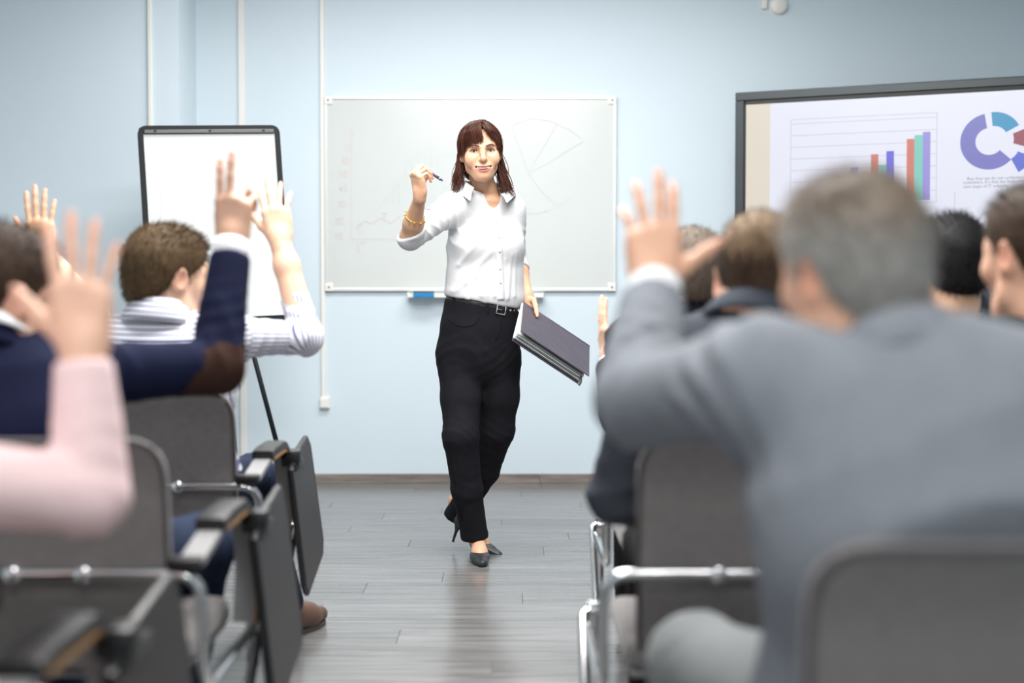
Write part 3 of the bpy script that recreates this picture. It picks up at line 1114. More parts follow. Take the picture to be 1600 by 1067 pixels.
for k, m in (('piping', 'piping'), ('back_bar', 'chrome'), ('boss', 'chrome'), ('tablet', 'tablet'), ('tablet_edge', 'black_plastic'), ('hinge', 'black_plastic'), ('under', 'arm_grey')):
    CH[k].materials.append(M[m])
for sgn in (-1, 1):
    for k, m in (('arm', 'arm_grey'), ('edge', 'ply'), ('pad', 'black_plastic'), ('cap', 'black_plastic'), ('fleg', 'chrome'), ('rleg', 'chrome'), ('fcap', 'black_plastic'), ('rcap', 'black_plastic')):
        CH[k, sgn].materials.append(M[m])
for k, me in CH.items():
    me.shade_smooth()
    try:
        me.set_sharp_from_angle(angle=math.radians(38))
    except Exception:
        pass


def chair(x, back, label, rz=0.0):
    root = empty('conference_chair', (x, back + 0.25, 0), rz)
    tag(root, label, 'chair', 'conference chairs with writing tablets')

    def part(name, me, parent=root):
        o = bpy.data.objects.new(name, me)
        COL.objects.link(o)
        o.parent = parent
        return o
    b_ = part('backrest', back_me)
    part('piping', CH['piping'], b_)
    part('seat', seat_me)
    part('seat_shell', CH['under'])
    bar_ = part('back_bar', CH['back_bar'])
    for dx in (-0.06, 0.06):
        o = part('boss', CH['boss'], bar_)
        o.location = (dx, 0, 0.565)
    for sgn in (-1, 1):
        if sgn == 1:
            a = part('armrest', CH['arm', sgn])
            part('plywood_edge', CH['edge', sgn], a)
            part('arm_pad', CH['pad', sgn], a)
            part('arm_cap', CH['cap', sgn], a)
        l = part('leg', CH['fleg', sgn]); part('foot_cap', CH['fcap', sgn], l)
        l = part('leg', CH['rleg', sgn]); part('foot_cap', CH['rcap', sgn], l)
    t = part('tablet', CH['tablet'])
    part('tablet_edge', CH['tablet_edge'], t)
    part('hinge', CH['hinge'], t)
    return root


R1, R2, R3 = 3.50, 2.41, 1.42
chair(-0.878, R1, 'grey chair under the man in the striped shirt, tablet folded beside the aisle')
chair(-0.781, R2, 'grey chair under the person in the navy jacket with the brown elbow patch')
chair(-0.785, R3, 'cropped chair at the lower left corner, dark tablet edge, under the pink-sleeved person')
chair(0.490, R1, 'front row chair under the man in the black suit, only chrome legs showing')
chair(0.409, R2, 'grey chair with chrome back bar just left of the grey-suited man')
chair(0.490, R3, 'closest grey chair at the lower right, under the grey-suited man')
chair(-1.50, R1, 'hidden front row chair under the person in the cream shirt')
chair(1.12, R1, 'hidden front row chair under the black-haired man before the display')
chair(1.045, R2, 'hidden second row chair under the man cropped by the right edge')

# ------------------------------------------------------------------ people
SKIN = np.array(srgb(224, 172, 138))
M['skin'] = mat('skin', srgb(224, 172, 138), 0.5, var=0.04, vscale=40, bump=0.06, bscale=700, attr='Col', sss=0.0)
M['eye_white'] = mat('eye_white', (0.78, 0.76, 0.74), 0.15, var=0.02)
M['iris'] = mat('iris', srgb(70, 62, 56), 0.1, var=0.15, vscale=300)
M['teeth'] = mat('teeth', srgb(240, 234, 224), 0.25, var=0.02)
M['mouth'] = mat('mouth_inside', srgb(90, 40, 38), 0.5, var=0.05)


def cloth(name, col, var=0.05, vscale=9, bump=0.15, bscale=600, rough=0.88, sheen=0.0):
    return mat(name, srgb(*col), rough, var=var, vscale=vscale, bump=bump, bscale=bscale, sheen=sheen, spec=0.15)


def hair_mat(name, c, var=0.35, rough=0.62):
    return mat(name, srgb(*c), rough, var=var, vscale=90, stretch=(1, 1, 0.25), spec=0.22, bump=0.2, bscale=300)


def _arc(y0, y1, z0, z1, n=13, w=0.0335, p=1.0):
    return [(x, y0 + (y1 - y0) * (1 - (x / w) ** 2), z0 + (z1 - z0) * (1 - (x / w) ** 2) ** p) for x in np.linspace(-w, w, n)]


SMILE_UP = _arc(0.0765, 0.0965, -0.0570, -0.0618)
SMILE_LO = _arc(0.0765, 0.0945, -0.0575, -0.0785)


def head_ops(S, F, smile=False, female=False):
    p, R, s = F.p, F.R, F.s
    E = lambda c, r, k=0.02, sub=False, Rl=None: S.ell(p(c), np.array(r) * s, R if Rl is None else R @ Rl, k * s, sub)
    C = lambda a, b, ra, rb, k=0.015, sub=False: S.cone(p(a), p(b), ra * s, rb * s, k * s, sub)
    jw = 0.80 if female else 1.0
    ex = 0.0335 if female else 0.0315
    eo = (0.0158, 0.0070) if female else (0.0135, 0.0050)
    E((0, -0.015, 0.028), (0.076, 0.096, 0.084))
    E((0, 0.034, 0.030), (0.062, 0.054, 0.060), 0.03)
    E((0, 0.035, -0.022), (0.062, 0.054, 0.066), 0.03)
    E((0, 0.046, -0.072), (0.044 * jw, 0.040, 0.040), 0.03)
    for m in (-1, 1):
        if female:
            S.chain([p((0.052 * m, -0.004, -0.036)), p((0.041 * m, 0.012, -0.066)), p((0.021 * m, 0.056, -0.091)), p((0.007 * m, 0.074, -0.096))], np.array([0.012, 0.013, 0.012, 0.012]) * s, 0.03 * s)
        else:
            S.chain([p((0.060 * m, -0.004, -0.040)), p((0.053 * m, 0.006, -0.070)), p((0.030 * m, 0.052, -0.097)), p((0.009 * m, 0.074, -0.103))], np.array([0.014, 0.015, 0.013, 0.013]) * s, 0.03 * s)
        E((0.043 * m, 0.062, -0.024), (0.021, 0.020, 0.019), 0.025)
        if smile:
            E((0.043 * m, 0.066, -0.040), (0.019, 0.017, 0.017), 0.022)
        S.chain([p((0.050 * m, 0.060, 0.017)), p((0.030 * m, 0.080, 0.0215)), p((0.010 * m, 0.088, 0.016))], np.array([0.007, 0.008, 0.007]) * (0.55 if female else 1.0) * s, 0.018 * s)
    E((0, 0.076, -0.097 if female else -0.102), (0.015, 0.014, 0.013) if female else (0.018, 0.015, 0.014), 0.02)
    # eye sockets, then lids over the eyeball
    for m in (-1, 1):
        E((ex * m, 0.094, 0.001), (0.019, 0.016, 0.0115), 0.014, True)
        E((ex * m, 0.0705, 0.001), (0.0142, 0.0140, 0.0135), 0.006)
        E((ex * m + 0.0006 * m, 0.090, 0.0008), (eo[0], 0.013, eo[1]), 0.0022, True)
    # nose
    S.chain([p((0, 0.086, 0.014)), p((0, 0.0945, -0.006)), p((0, 0.1065, -0.029)), p((0, 0.1075, -0.034))], np.array([0.0075, 0.0068, 0.0085, 0.0082]) * s, 0.012 * s)
    for m in (-1, 1):
        E(((0.0095 if female else 0.0115) * m, 0.0965, -0.0345), (0.0066, 0.0080, 0.0064), 0.008)
        E((0.0068 * m, 0.1035, -0.0415), (0.0034, 0.0050, 0.0030), 0.003, True)
    # mouth
    if smile:
        up, lo = SMILE_UP, SMILE_LO
        E((0, 0.074, -0.066), (0.038, 0.020, 0.020), 0.02)
        S.chain([p(q) for q in up], (0.0022 + 0.0024 * np.sin(np.linspace(0, math.pi, len(up))) ** 0.6) * s, 0.005 * s)
        S.chain([p(q) for q in lo], (0.0022 + 0.0042 * np.sin(np.linspace(0, math.pi, len(lo)))) * s, 0.005 * s)
        for x in np.linspace(-0.027, 0.027, 9):
            k = 1 - (x / 0.033) ** 2
            E((x, 0.082 + 0.016 * k, -0.0590 - 0.0093 * k), (0.0062, 0.014, 0.0012 + 0.0054 * k), 0.0015, True)
    else:
        S.chain([p((-0.024, 0.082, -0.062)), p((-0.008, 0.0955, -0.0605)), p((0.008, 0.0955, -0.0605)), p((0.024, 0.082, -0.062))], np.array([0.003, 0.0045, 0.0045, 0.003]) * s, 0.006 * s)
        S.chain([p((-0.022, 0.081, -0.064)), p((0, 0.094, -0.0695)), p((0.022, 0.081, -0.064))], np.array([0.003, 0.0055, 0.003]) * s, 0.006 * s)
    # ears
    for m in (-1, 1):
        Rl = euler(yaw=-24 * m, pitch=-12)
        E((0.0785 * m, -0.014, -0.006), (0.0062, 0.0185, 0.0310), 0.006, False, Rl)
        E((0.0760 * m, -0.004, -0.026), (0.0062, 0.0105, 0.0120), 0.008)
        E((0.0850 * m, -0.010, -0.004), (0.0052, 0.0105, 0.0190), 0.005, True, Rl)
        E((0.0715 * m, 0.004, -0.010), (0.007, 0.008, 0.014), 0.006)


def neck_ops(S, F, base, r=0.056, k=0.035):
    S.cone(F.p((0, -0.022, -0.045)), F.p((0, -0.026, -0.10)), r * 0.98 * F.s, r * F.s, k)
    S.cone(F.p((0, -0.026, -0.10)), base, r * F.s, r * 1.12 * F.s, k)


FING = [  # lateral offset, knuckle distance, phalanges, radius
    (0.0285, 0.090, (0.043, 0.026, 0.021), 0.0090), (0.0085, 0.095, (0.047, 0.030, 0.022), 0.0092),
    (-0.0115, 0.090, (0.043, 0.028, 0.022), 0.0087), (-0.0295, 0.081, (0.033, 0.020, 0.019), 0.0076)]


def hand_ops(S, w, d, n, u, L, pose, thick=1.0):
    """Hand at wrist w: fingers along d, back of hand n, thumb side u. pose: 4x (spread, c1, c2, c3) + thumb (out, fold, bend)."""
    s = L / 0.188
    d = unit(d); n = unit(np.array(n) - d * np.dot(n, d)); u0 = np.cross(n, d)
    u = u0 if np.dot(u0, u) > 0 else -u0
    n0 = n
    P = lambda a, b, c=0.0: w + (u * a + d * b + n0 * c) * s
    # palm
    for (la, kd, ph, r) in FING:
        S.cone(P(la * 0.55, 0.012, -0.002), P(la, kd - 0.004, -0.001), 0.0155 * s * thick, 0.0125 * s * thick, 0.014 * s)
    S.cone(P(0.022, 0.028, -0.010), P(0.030, 0.058, -0.010), 0.0155 * s, 0.0120 * s, 0.015 * s)
    S.cone(P(-0.020, 0.022, -0.009), P(-0.026, 0.060, -0.008), 0.0145 * s, 0.0120 * s, 0.015 * s)
    S.cone(P(0, -0.010), P(0, 0.02), 0.0215 * s * thick, 0.0225 * s * thick, 0.02 * s)
    tips = []
    for (la, kd, ph, r), (sp, c1, c2, c3) in zip(FING, pose[:4]):
        q = P(la, kd)
        a = math.radians(sp)
        f = d * math.cos(a) + u * math.sin(a)
        S.ell(q, np.array([1, 1, 1]) * r * 1.22 * s, None, 0.008 * s)
        rr = r * s
        for L_, cc, r2 in zip(ph, (c1, c2, c3), (0.95, 0.90, 0.80)):
            c_ = math.radians(cc)
            lat = unit(np.cross(n, f))
            g1, g2 = rot(f, lat, -c_), rot(f, lat, c_)
            if np.dot(g1, -n) > np.dot(g2, -n):
                f, n = g1, rot(n, lat, -c_)
            else:
                f, n = g2, rot(n, lat, c_)
            e = q + f * L_ * s
            S.cone(q, e, rr, r * s * r2, 0.004 * s)
            q, rr = e, r * s * r2
        tips.append(q)
        n = n0
    if len(pose[4]) > 3:                 # thumb given by its joints
        tp = pose[4]
        S.chain([P(0.016, 0.016, -0.004)] + list(tp), np.array([0.0150, 0.0120, 0.0105, 0.0090, 0.0070][:len(tp) + 1]) * s, 0.008 * s)
        return tips + [tp[-1]]
    out, fold, bend = pose[4]
    a, b = math.radians(out), math.radians(fold)
    f = d * math.cos(a) * math.cos(b) + u * math.sin(a) * math.cos(b) - n * math.sin(b)
    q = P(0.020, 0.020, -0.006)
    for L_, r0, r1 in ((0.046, 0.0150, 0.0118), (0.034, 0.0112, 0.0098), (0.027, 0.0098, 0.0072)):
        e = q + f * L_ * s
        S.cone(q, e, r0 * s, r1 * s, 0.008 * s)
        q = e
        f = unit(f + (d * 0.8 - n * 0.25 - u * 0.4) * math.radians(bend))
    tips.append(q)
    return tips


def rot(v, ax, t):
    ax = unit(ax)
    return v * math.cos(t) + np.cross(ax, v) * math.sin(t) + ax * np.dot(ax, v) * (1 - math.cos(t))


OPEN = [(12, 6, 8, 6), (3, 4, 8, 6), (-6, 6, 9, 7), (-15, 8, 10, 8), (48, 12, 8)]
RELAX = [(5, 22, 28, 18), (1, 26, 30, 18), (-3, 30, 32, 20), (-8, 32, 32, 20), (35, 25, 14)]


def skin_colour(V, F=None, base=SKIN, female=False, lips=None, tips=None):
    c = np.tile(base, (len(V), 1))
    if F is not None:
        q = F.inv(V)
        def blend(m, col):
            return c * (1 - m[:, None]) + np.array(col) * m[:, None]
        g = lambda ctr, r: np.exp(-(((q - np.array(ctr)) / np.array(r)) ** 2).sum(1))
        for m in (-1, 1):
            c = blend(0.35 * g((0.044 * m, 0.070, -0.028), (0.022, 0.03, 0.02)), srgb(222, 140, 118))
            c = blend(0.45 * g((0.082 * m, -0.012, -0.006), (0.012, 0.03, 0.035)), srgb(206, 118, 96))
        if female:
            for m in (-1, 1):
                c = blend(np.clip(0.55 * g((0.0335 * m, 0.083, 0.0055), (0.018, 0.02, 0.0085)) + 0.25 * g((0.035 * m, 0.083, -0.005), (0.016, 0.02, 0.004)), 0, 1), srgb(150, 96, 84))
        if lips is not None:
            for pl, rad in lips:
                d = np.full(len(V), 9.0)
                q2 = q[:, [0, 2]]
                for a, b in zip(pl[:-1], pl[1:]):
                    a, b = np.array(a)[[0, 2]], np.array(b)[[0, 2]]
                    ab = b - a
                    t = np.clip(((q2 - a) @ ab) / (ab @ ab), 0, 1)
                    d = np.minimum(d, np.linalg.norm(q2 - a - t[:, None] * ab, axis=1))
                taper = np.clip(1.25 - (q[:, 0] / 0.036) ** 2, 0.3, 1)
                c = blend(np.clip((rad * taper - d) / 0.0016, 0, 1) * (q[:, 1] > 0.068) * 0.9, srgb(190, 92, 88))
    if tips is not None:
        for t in tips:
            d = np.linalg.norm(V - t, axis=1)
            m = 0.35 * np.exp(-(d / 0.022) ** 2)
            c = c * (1 - m[:, None]) + np.array(srgb(222, 140, 120)) * m[:, None]
    return c


def strands_mesh(paths, r0, r1=0.15, sides=3):
    """paths (N, n, 3): thin tapered tubes joined in one mesh."""
    P = np.asarray(paths)
    N, n, _ = P.shape
    T = np.gradient(P, axis=1)
    T /= np.linalg.norm(T, axis=2, keepdims=True) + 1e-12
    ref = np.array([0.31, 0.52, 0.79])
    U = np.cross(T, ref); U /= np.linalg.norm(U, axis=2, keepdims=True) + 1e-12
    W = np.cross(T, U)
    tt = np.linspace(0, 1, n)
    r = (np.asarray(r0).reshape(-1, 1) * np.ones((N, n))) * (1 - (1 - r1) * tt ** 2)[None, :]
    V = np.zeros((N, n, sides, 3))
    for k in range(sides):
        a = 2 * math.pi * k / sides
        V[:, :, k] = P + (U * math.cos(a) + W * math.sin(a)) * r[:, :, None]
    base = (np.arange(N) * n * sides)[:, None, None]
    i = np.arange(n - 1)[None, :, None]
    k = np.arange(sides)[None, None, :]
    k2 = (k + 1) % sides
    q = np.stack([base + i * sides + k, base + i * sides + k2, base + (i + 1) * sides + k2, base + (i + 1) * sides + k], -1)
    return V.reshape(-1, 3), q.reshape(-1, 4)


def vnormals(V, F):
    n = np.cross(V[F[:, 2]] - V[F[:, 0]], V[F[:, 3]] - V[F[:, 1]])
    out = np.zeros_like(V)
    for k in range(4):
        for j in range(3):
            out[:, j] += np.bincount(F[:, k], n[:, j], len(V))
    return out / (np.linalg.norm(out, axis=1, keepdims=True) + 1e-12)


def short_hair(F, style='short', count=5000, length=0.010, seed=1):
    """Cropped hair: a close cap plus many short strands. Returns list of (V, F) and the cap's local points."""
    p, R, s = F.p, F.R, F.s
    S = SDF()
    top = {'short': 0.010, 'full': 0.016, 'thin': 0.008}[style]
    S.ell(p((0, -0.017, 0.032)), np.array([0.0785 + top * 0.35, 0.0985 + top * 0.4, 0.083 + top]) * s, R, 0.01)
    S.ell(p((0, 0.030, 0.052)), np.array([0.062, 0.055 + top * 0.5, 0.052 + top * 0.7]) * s, R, 0.03 * s)
    S.ell(p((0, -0.062, -0.030)), np.array([0.056, 0.046, 0.050]) * s, R, 0.03 * s)
    S.cut(p((0, 0.074, 0.052)), F.d((0, 0.80, -0.60)), 0.006)
    S.cut(p((0, -0.08, -0.066)), F.d((0, 0.35, -1)), 0.006)
    for m in (-1, 1):
        S.ell(p((0.084 * m, -0.006, -0.016)), np.array([0.018, 0.024, 0.036]) * s, R, 0.004, True)
    dsp = lambda P: waves(P, seed, 0.0016, 90)
    V, Fc = S.mesh(0.0055, disp=dsp)
    nr = vnormals(V, Fc)
    r = np.random.default_rng(seed)
    idx = r.integers(0, len(V), count)
    P0, N0 = V[idx] + r.normal(0, 0.0015, (count, 3)), nr[idx]
    q = F.inv(P0)
    down = -R[:, 2]
    comb = np.where(q[:, 2:3] > 0.07, R[:, 1] * 0.7 + R[:, 2] * 0.2, down * 0.8 - R[:, 1] * 0.15)
    ln = length * r.uniform(0.6, 1.3, (count, 1)) * np.where(q[:, 2:3] > 0.05, 1.25, 0.75)
    t = np.linspace(0, 1, 3)[None, :, None]
    dirs = N0 * 0.75 + comb * 0.55 + r.normal(0, 0.22, (count, 3))
    path = (P0 - N0 * 0.002)[:, None, :] + t * ln[:, None, :] * dirs[:, None, :] + t ** 2 * ln[:, None, :] * comb[:, None, :] * 0.4
    sv, sf = strands_mesh(path, 0.0006, 0.25)
    return [(V, Fc), (sv, sf)]


def collar_mesh(base, up, front, rx, ry, h=0.038, drop=0.036, gap=26, point=0.03, flare=0.016, tilt=0.02, th=0.0016):
    """Turned-down collar: a band round the neck, folded over, open at the front."""
    up, front = unit(up), np.array(front, float)
    front = unit(front - up * np.dot(front, up))
    side = np.cross(front, up)
    ns, nt = 49, 7
    G = []
    for i in range(ns):
        s = -1 + 2 * i / (ns - 1)
        a = math.radians(180 - gap) * s          # 0 at the back
        c, sn = -math.cos(a), math.sin(a)        # front component, side component
        back = (1 - c) / 2
        e = abs(s) ** 6
        row = []
        for j in range(nt):
            t = j / (nt - 1)
            if t < 0.5:
                q = t * 2
                rad, z = 0.0 + 0.004 * q, h * q
            else:
                q = (t - 0.5) * 2
                rad = 0.005 + flare * q ** 0.8
                z = h - (drop + point * e) * q
            rad += 0.004 * math.sin(math.pi * min(1, t * 2)) * 0
            pos = np.array(base) + side * (rx + rad) * sn + front * ((ry + rad) * c) + up * (z + tilt * (back - 0.5) * 2)
            if t >= 0.5:
                pos = pos + front * 0.014 * e * q
            row.append(pos)
        G.append(row)
    G = np.array(G)
    # thickness by offsetting along the grid normal
    du, dv = np.gradient(G, axis=0), np.gradient(G, axis=1)
    N = np.cross(du, dv); N /= np.linalg.norm(N, axis=2, keepdims=True) + 1e-12
    A, B = (G + N * th).reshape(-1, 3), (G - N * th).reshape(-1, 3)
    n = ns * nt
    F = []
    for i in range(ns - 1):
        for j in range(nt - 1):
            a, b, c, d = i * nt + j, (i + 1) * nt + j, (i + 1) * nt + j + 1, i * nt + j + 1
            F += [(a, b, c, d), (n + a, n + d, n + c, n + b)]
    for i in range(ns - 1):
        for j in (0, nt - 1):
            a, b = i * nt + j, (i + 1) * nt + j
            F.append((a, n + a, n + b, b) if j == 0 else (a, b, n + b, n + a))
    for j in range(nt - 1):
        for i in (0, ns - 1):
            a, b = i * nt + j, i * nt + j + 1
            F.append((a, b, n + b, n + a) if i == 0 else (a, n + a, n + b, b))
    return np.concatenate([A, B]), np.array(F)


def torso_stations(sp, grow=0.0, scale=1.0):
    pe, ch, nb = [np.array(sp[k], float) for k in ('pelvis', 'chest', 'neck')]
    w = sp.get('build', 1.0) * scale
    lo = pe + np.array([0, 0, -0.06])
    mid = pe * 0.5 + ch * 0.5
    up = ch * 0.42 + nb * 0.58
    g = grow
    return [(lo, 0.165 * w + g, 0.115 * w + g), (pe + np.array([0, 0, 0.03]), 0.168 * w + g, 0.118 * w + g), (mid, 0.150 * w + g, 0.108 * w + g),
            (ch, 0.168 * w + g, 0.118 * w + g), (up, 0.150 * w + g, 0.092 * w + g), (nb - np.array([0, 0, 0.03]), 0.075 * w + g, 0.060 * w + g)]


def hand_frame(sp, sd):
    h = sp['hand'][sd]
    return h


def fit_chair(S, sp):
    """Flatten a seated figure where it rests on the seat and against the backrest."""
    cx, y = sp['chair']
    S.cut((0, 0, 0.4385), (0, 0, -1), 0.004, ((cx - 0.32, y - 0.2, 0.2), (cx + 0.32, y + 0.49, 0.47)))
    S.cut((0, y + 0.108, 0.45), (0, -0.948, -0.317), 0.004, ((cx - 0.30, y - 0.4, 0.30), (cx + 0.30, y + 0.3, 0.815)))


def person(label, sp, base):
    """Seated figure. sp holds joints in world coordinates."""
    root = empty('person', base)
    tag(root, label, 'person')
    F = Frame(sp['head'], euler(*sp.get('face', (0, 0, 0))), sp.get('hs', 1.0))
    side = unit(np.array(sp['sh']['R'], float) - np.array(sp['sh']['L'], float))
    skin = np.array(srgb(*sp.get('skin', (224, 178, 150))))
    fine = sp.get('fine', 0.0048)
    nb = np.array(sp['neck'], float)
    # ---- body: one figure; head and hands are meshed finer
    parts, tips_all = [], []
    H = SDF()
    head_ops(H, F, False, sp.get('female', False))
    neck_ops(H, F, nb, sp.get('neck_r', 0.056))
    H.loft(torso_stations(sp, -0.012)[3:], side, 0.03)
    hb = (F.o - 0.2, F.o + 0.2)
    hb[0][2] = nb[2] - 0.06
    parts.append(H.mesh(fine, bounds=hb))
    for sd in 'LR':
        if sd not in sp['wr']: continue
        A = SDF()
        el, wr = np.array(sp['el'][sd], float), np.array(sp['wr'][sd], float)
        A.cone(el + (wr - el) * 0.12, wr - (wr - el) * 0.25, 0.040, 0.033, 0.02)
        A.cone(wr - (wr - el) * 0.25, wr, 0.033, 0.0255, 0.02)
        h = sp['hand'][sd]
        tips = hand_ops(A, wr, h[0], h[1], h[2], sp.get('hl', 0.182), h[3])
        tips_all += tips
        parts.append(A.mesh(sp.get('hfine', 0.0040)))
    T = SDF()
    T.loft(torso_stations(sp, -0.016), side, 0.03)
    for sd in 'LR':
        sh = np.array(sp['sh'][sd], float)
        T.cone(nb - np.array([0, 0, 0.03]), sh, 0.045, 0.050, 0.04)
        if sd in sp['el']:
            el, wr = np.array(sp['el'][sd], float), np.array(sp['wr'][sd], float)
            T.chain([sh, el, wr], [0.046, 0.038, 0.026], 0.03)
        hp, kn, an = [np.array(sp[k][sd], float) for k in ('hip', 'kn', 'an')]
        T.chain([hp, kn, an], [0.072, 0.050, 0.034], 0.03)
    fit_chair(T, sp)
    parts.append(T.mesh(0.018))
    V, Fq = merge(parts)
    col = skin_colour(V, F, skin, tips=tips_all)
    link_world('body', np_mesh('body', V, Fq, {'Col': col}), M['skin'], root)
    # ---- hair
    if sp.get('hair'):
        hp_ = short_hair(F, *sp['hair'][1:])
        hv, hf = merge(hp_)
        ha = None
        if sp.get('hair_cols'):
            c_lo, c_hi = [np.array(srgb(*c)) for c in sp['hair_cols']]
            z = F.inv(hv)
            t = np.clip((z[:, 2] - 0.015 - 0.012 * np.sin(z[:, 0] * 60)) / 0.06, 0, 1)[:, None]
            ha = {'Col': c_lo * (1 - t) + c_hi * t}
        link_world('hair', np_mesh('hair', hv, hf, ha), sp['hair'][0], root)
        if len(sp['hair']) and sp.get('hair_top'):
            link_world('hair_top', np_mesh('hair_top', *sp['hair_top'](F)), sp['hair_top_mat'], root)
    for m in (-1, 1):
        ev, ef = SDF().ell(F.p((0.0315 * m, 0.0705, 0.001)), np.ones(3) * 0.0122 * F.s).mesh(0.003)
        link_world('eye', np_mesh('eye', ev, ef), M['eye_white'], root)
    # ---- upper garment
    gname, gm = sp['top']
    big = sp.get('bulk', 0.0)
    G = SDF()
    G.loft(torso_stations(sp, 0.012 + big), side, 0.035)
    ff = []
    for sd in 'LR':
        sh = np.array(sp['sh'][sd], float)
        G.cone(nb - np.array([0, 0, 0.035]), sh, 0.052 + big * 0.5, 0.059 + big, 0.04)
        if sd in sp['el']:
            el, wr = np.array(sp['el'][sd], float), np.array(sp['wr'][sd], float)
            end = el + (wr - el) * sp.get('sleeve', {}).get(sd, 0.93)
            G.cone(sh, el, 0.058 + big, 0.049 + big, 0.045)
            G.cone(el, end, 0.050 + big, 0.040 + big * 0.8, 0.012)
            ax = unit(end - el)
            box = (end - 0.09, end + 0.09)
            G.cut(end, ax, 0.004, box)
            ff.append((el, unit(unit(el - sh) + unit(el - wr)), sh, wr))
    fit_chair(G, sp)
    # a hollow for the neck
    upn = unit((F.o - nb) * np.array([0.45, 0.35, 1.0]))
    G.cone(nb - upn * 0.005, nb + upn * 0.2, 0.060, 0.072, 0.008, True)
    amp = sp.get('folds', 0.004)

    def disp(P, amp=amp, ff=ff, sd_=sp.get('seed', 3)):
        d = waves(P, sd_, amp * 0.5, 22, (1, 1, 0.6))
        for i, (el, ax, sh, wr) in enumerate(ff):
            d += creases(P, el, unit(el - sh), 0.06, amp * 1.5, 62, sd_ + i, 0.07)
            d += creases(P, el + (wr - el) * 0.35, unit(wr - el), 0.06, amp * 0.9, 70, sd_ + 9 + i, 0.07)
            d += creases(P, sh + (el - sh) * 0.15, unit(el - sh), 0.08, amp * 2.0, 60, sd_ + 19 + i, 0.08)
        return d
    V, Fq = G.mesh(sp.get('gfine', 0.008), disp=disp)
    at_ = sp['attr'](V, sp) if sp.get('attr') else None
    top_ob = link_world(gname, np_mesh(gname, V, Fq, at_), gm, root)
    # collars and cuffs
    frontv = np.cross(np.array([0, 0, 1.0]), side)
    for (nm, cm, kw) in sp.get('collars', ()):
        cv, cf = collar_mesh(nb + upn * kw.pop('lift', 0.0), upn, frontv, 0.066 * F.s, 0.068 * F.s, **kw)
        at2 = {'stripe': cv @ upn} if sp.get('attr') else None
        link_world(nm, np_mesh(nm, cv, cf, at2), cm, root)
    for sd, (cm, len_, r_) in sp.get('cuffs', {}).items():
        el, wr = np.array(sp['el'][sd], float), np.array(sp['wr'][sd], float)
        ax = unit(wr - el)
        e0 = el + (wr - el) * sp.get('sleeve', {}).get(sd, 0.93)
        mb = MB().tube([e0 - ax * 0.03, e0 + ax * len_ * 0.5, e0 + ax * len_], [r_, r_, r_ * 0.97], seg=24)
        me = mb.mesh('cuff')
        link_world('shirt_cuff', me, cm, root)
    if sp.get('extra'): sp['extra'](root, sp, G, disp)
    # ---- trousers and shoes
    tname, tm = sp['bottom']
    L = SDF()
    st = torso_stations(sp, 0.006)
    L.loft(st[:2], side, 0.03)
    for sd in 'LR':
        hp, kn, an = [np.array(sp[k][sd], float) for k in ('hip', 'kn', 'an')]
        L.cone(hp, kn, 0.088, 0.066, 0.05)
        L.cone(kn, an + np.array([0, 0, 0.01]), 0.066, 0.052, 0.03)
        L.cut(an + np.array([0, 0, 0.0]), (an - kn), 0.004, (an - 0.09, an + 0.09))

    fit_chair(L, sp)

    def disp2(P, sd_=sp.get('seed', 3)):
        d = waves(P, sd_ + 5, 0.0025, 24)
        for s2 in 'LR':
            kn, an, hp = [np.array(sp[k][s2], float) for k in ('kn', 'an', 'hip')]
            d += creases(P, kn, unit(kn - hp), 0.07, 0.006, 80, sd_ + 31, 0.1)
        return d
    V, Fq = L.mesh(0.012, disp=disp2)
    link_world(tname, np_mesh(tname, V, Fq), tm, root)
    for sd in 'LR':
        an = np.array(sp['an'][sd], float)
        fd = unit(sp.get('foot', {}).get(sd, (0, 1, 0)))
        loafer(root, an, fd, sp.get('shoe_mat', M['shoe_black']))
    return root


M['shoe_black'] = mat('black_leather', srgb(30, 28, 28), 0.35, var=0.08, vscale=20, bump=0.05)
M['shoe_brown'] = mat('brown_leather', srgb(92, 66, 52), 0.45, var=0.12, vscale=18, bump=0.08, bscale=300)
M['shoe_sole'] = mat('dark_sole', srgb(70, 62, 56), 0.7, var=0.05)


def loafer(root, an, fd, m):
    fd = unit(np.array([fd[0], fd[1], 0]))
    sdv = np.cross(fd, (0, 0, 1))
    a = np.array([an[0], an[1], 0.0])
    S = SDF()
    pt = lambda f, s, z: a + fd * f + sdv * s + np.array([0, 0, z])
    S.cone(pt(-0.05, 0, 0.045), pt(-0.02, 0, 0.075), 0.032, 0.036, 0.02)
    S.cone(pt(-0.04, 0, 0.040), pt(0.10, 0, 0.040), 0.032, 0.036, 0.03)
    S.cone(pt(0.10, 0, 0.040), pt(0.175, 0, 0.034), 0.037, 0.025, 0.03)
    S.cone(pt(0.0, 0, 0.075), pt(0.10, 0, 0.05), 0.034, 0.028, 0.03)
    S.cone(pt(-0.015, 0, 0.10), pt(0.02, 0, 0.12), 0.026, 0.034, 0.008, True)
    S.cut(pt(0, 0, 0.012), (0, 0, -1))
    V, Fq = S.mesh(0.0075)
    sh = link_world('shoe', np_mesh('shoe', V, Fq), m, root)
    ol_ = []
    for i in range(28):
        t = 2 * math.pi * i / 28
        f = 0.0625 + 0.132 * math.cos(t)
        w = 0.036 * (0.88 + 0.22 * math.cos(t - 0.4)) * math.sin(t)
        ol_.append((f, w))
    link_world('sole', MB().prism(ol_, 0.014, a + np.array([0, 0, 0.0005]), fd, sdv, (0, 0, 1)).mesh('sole'), M['shoe_sole'], sh, False)


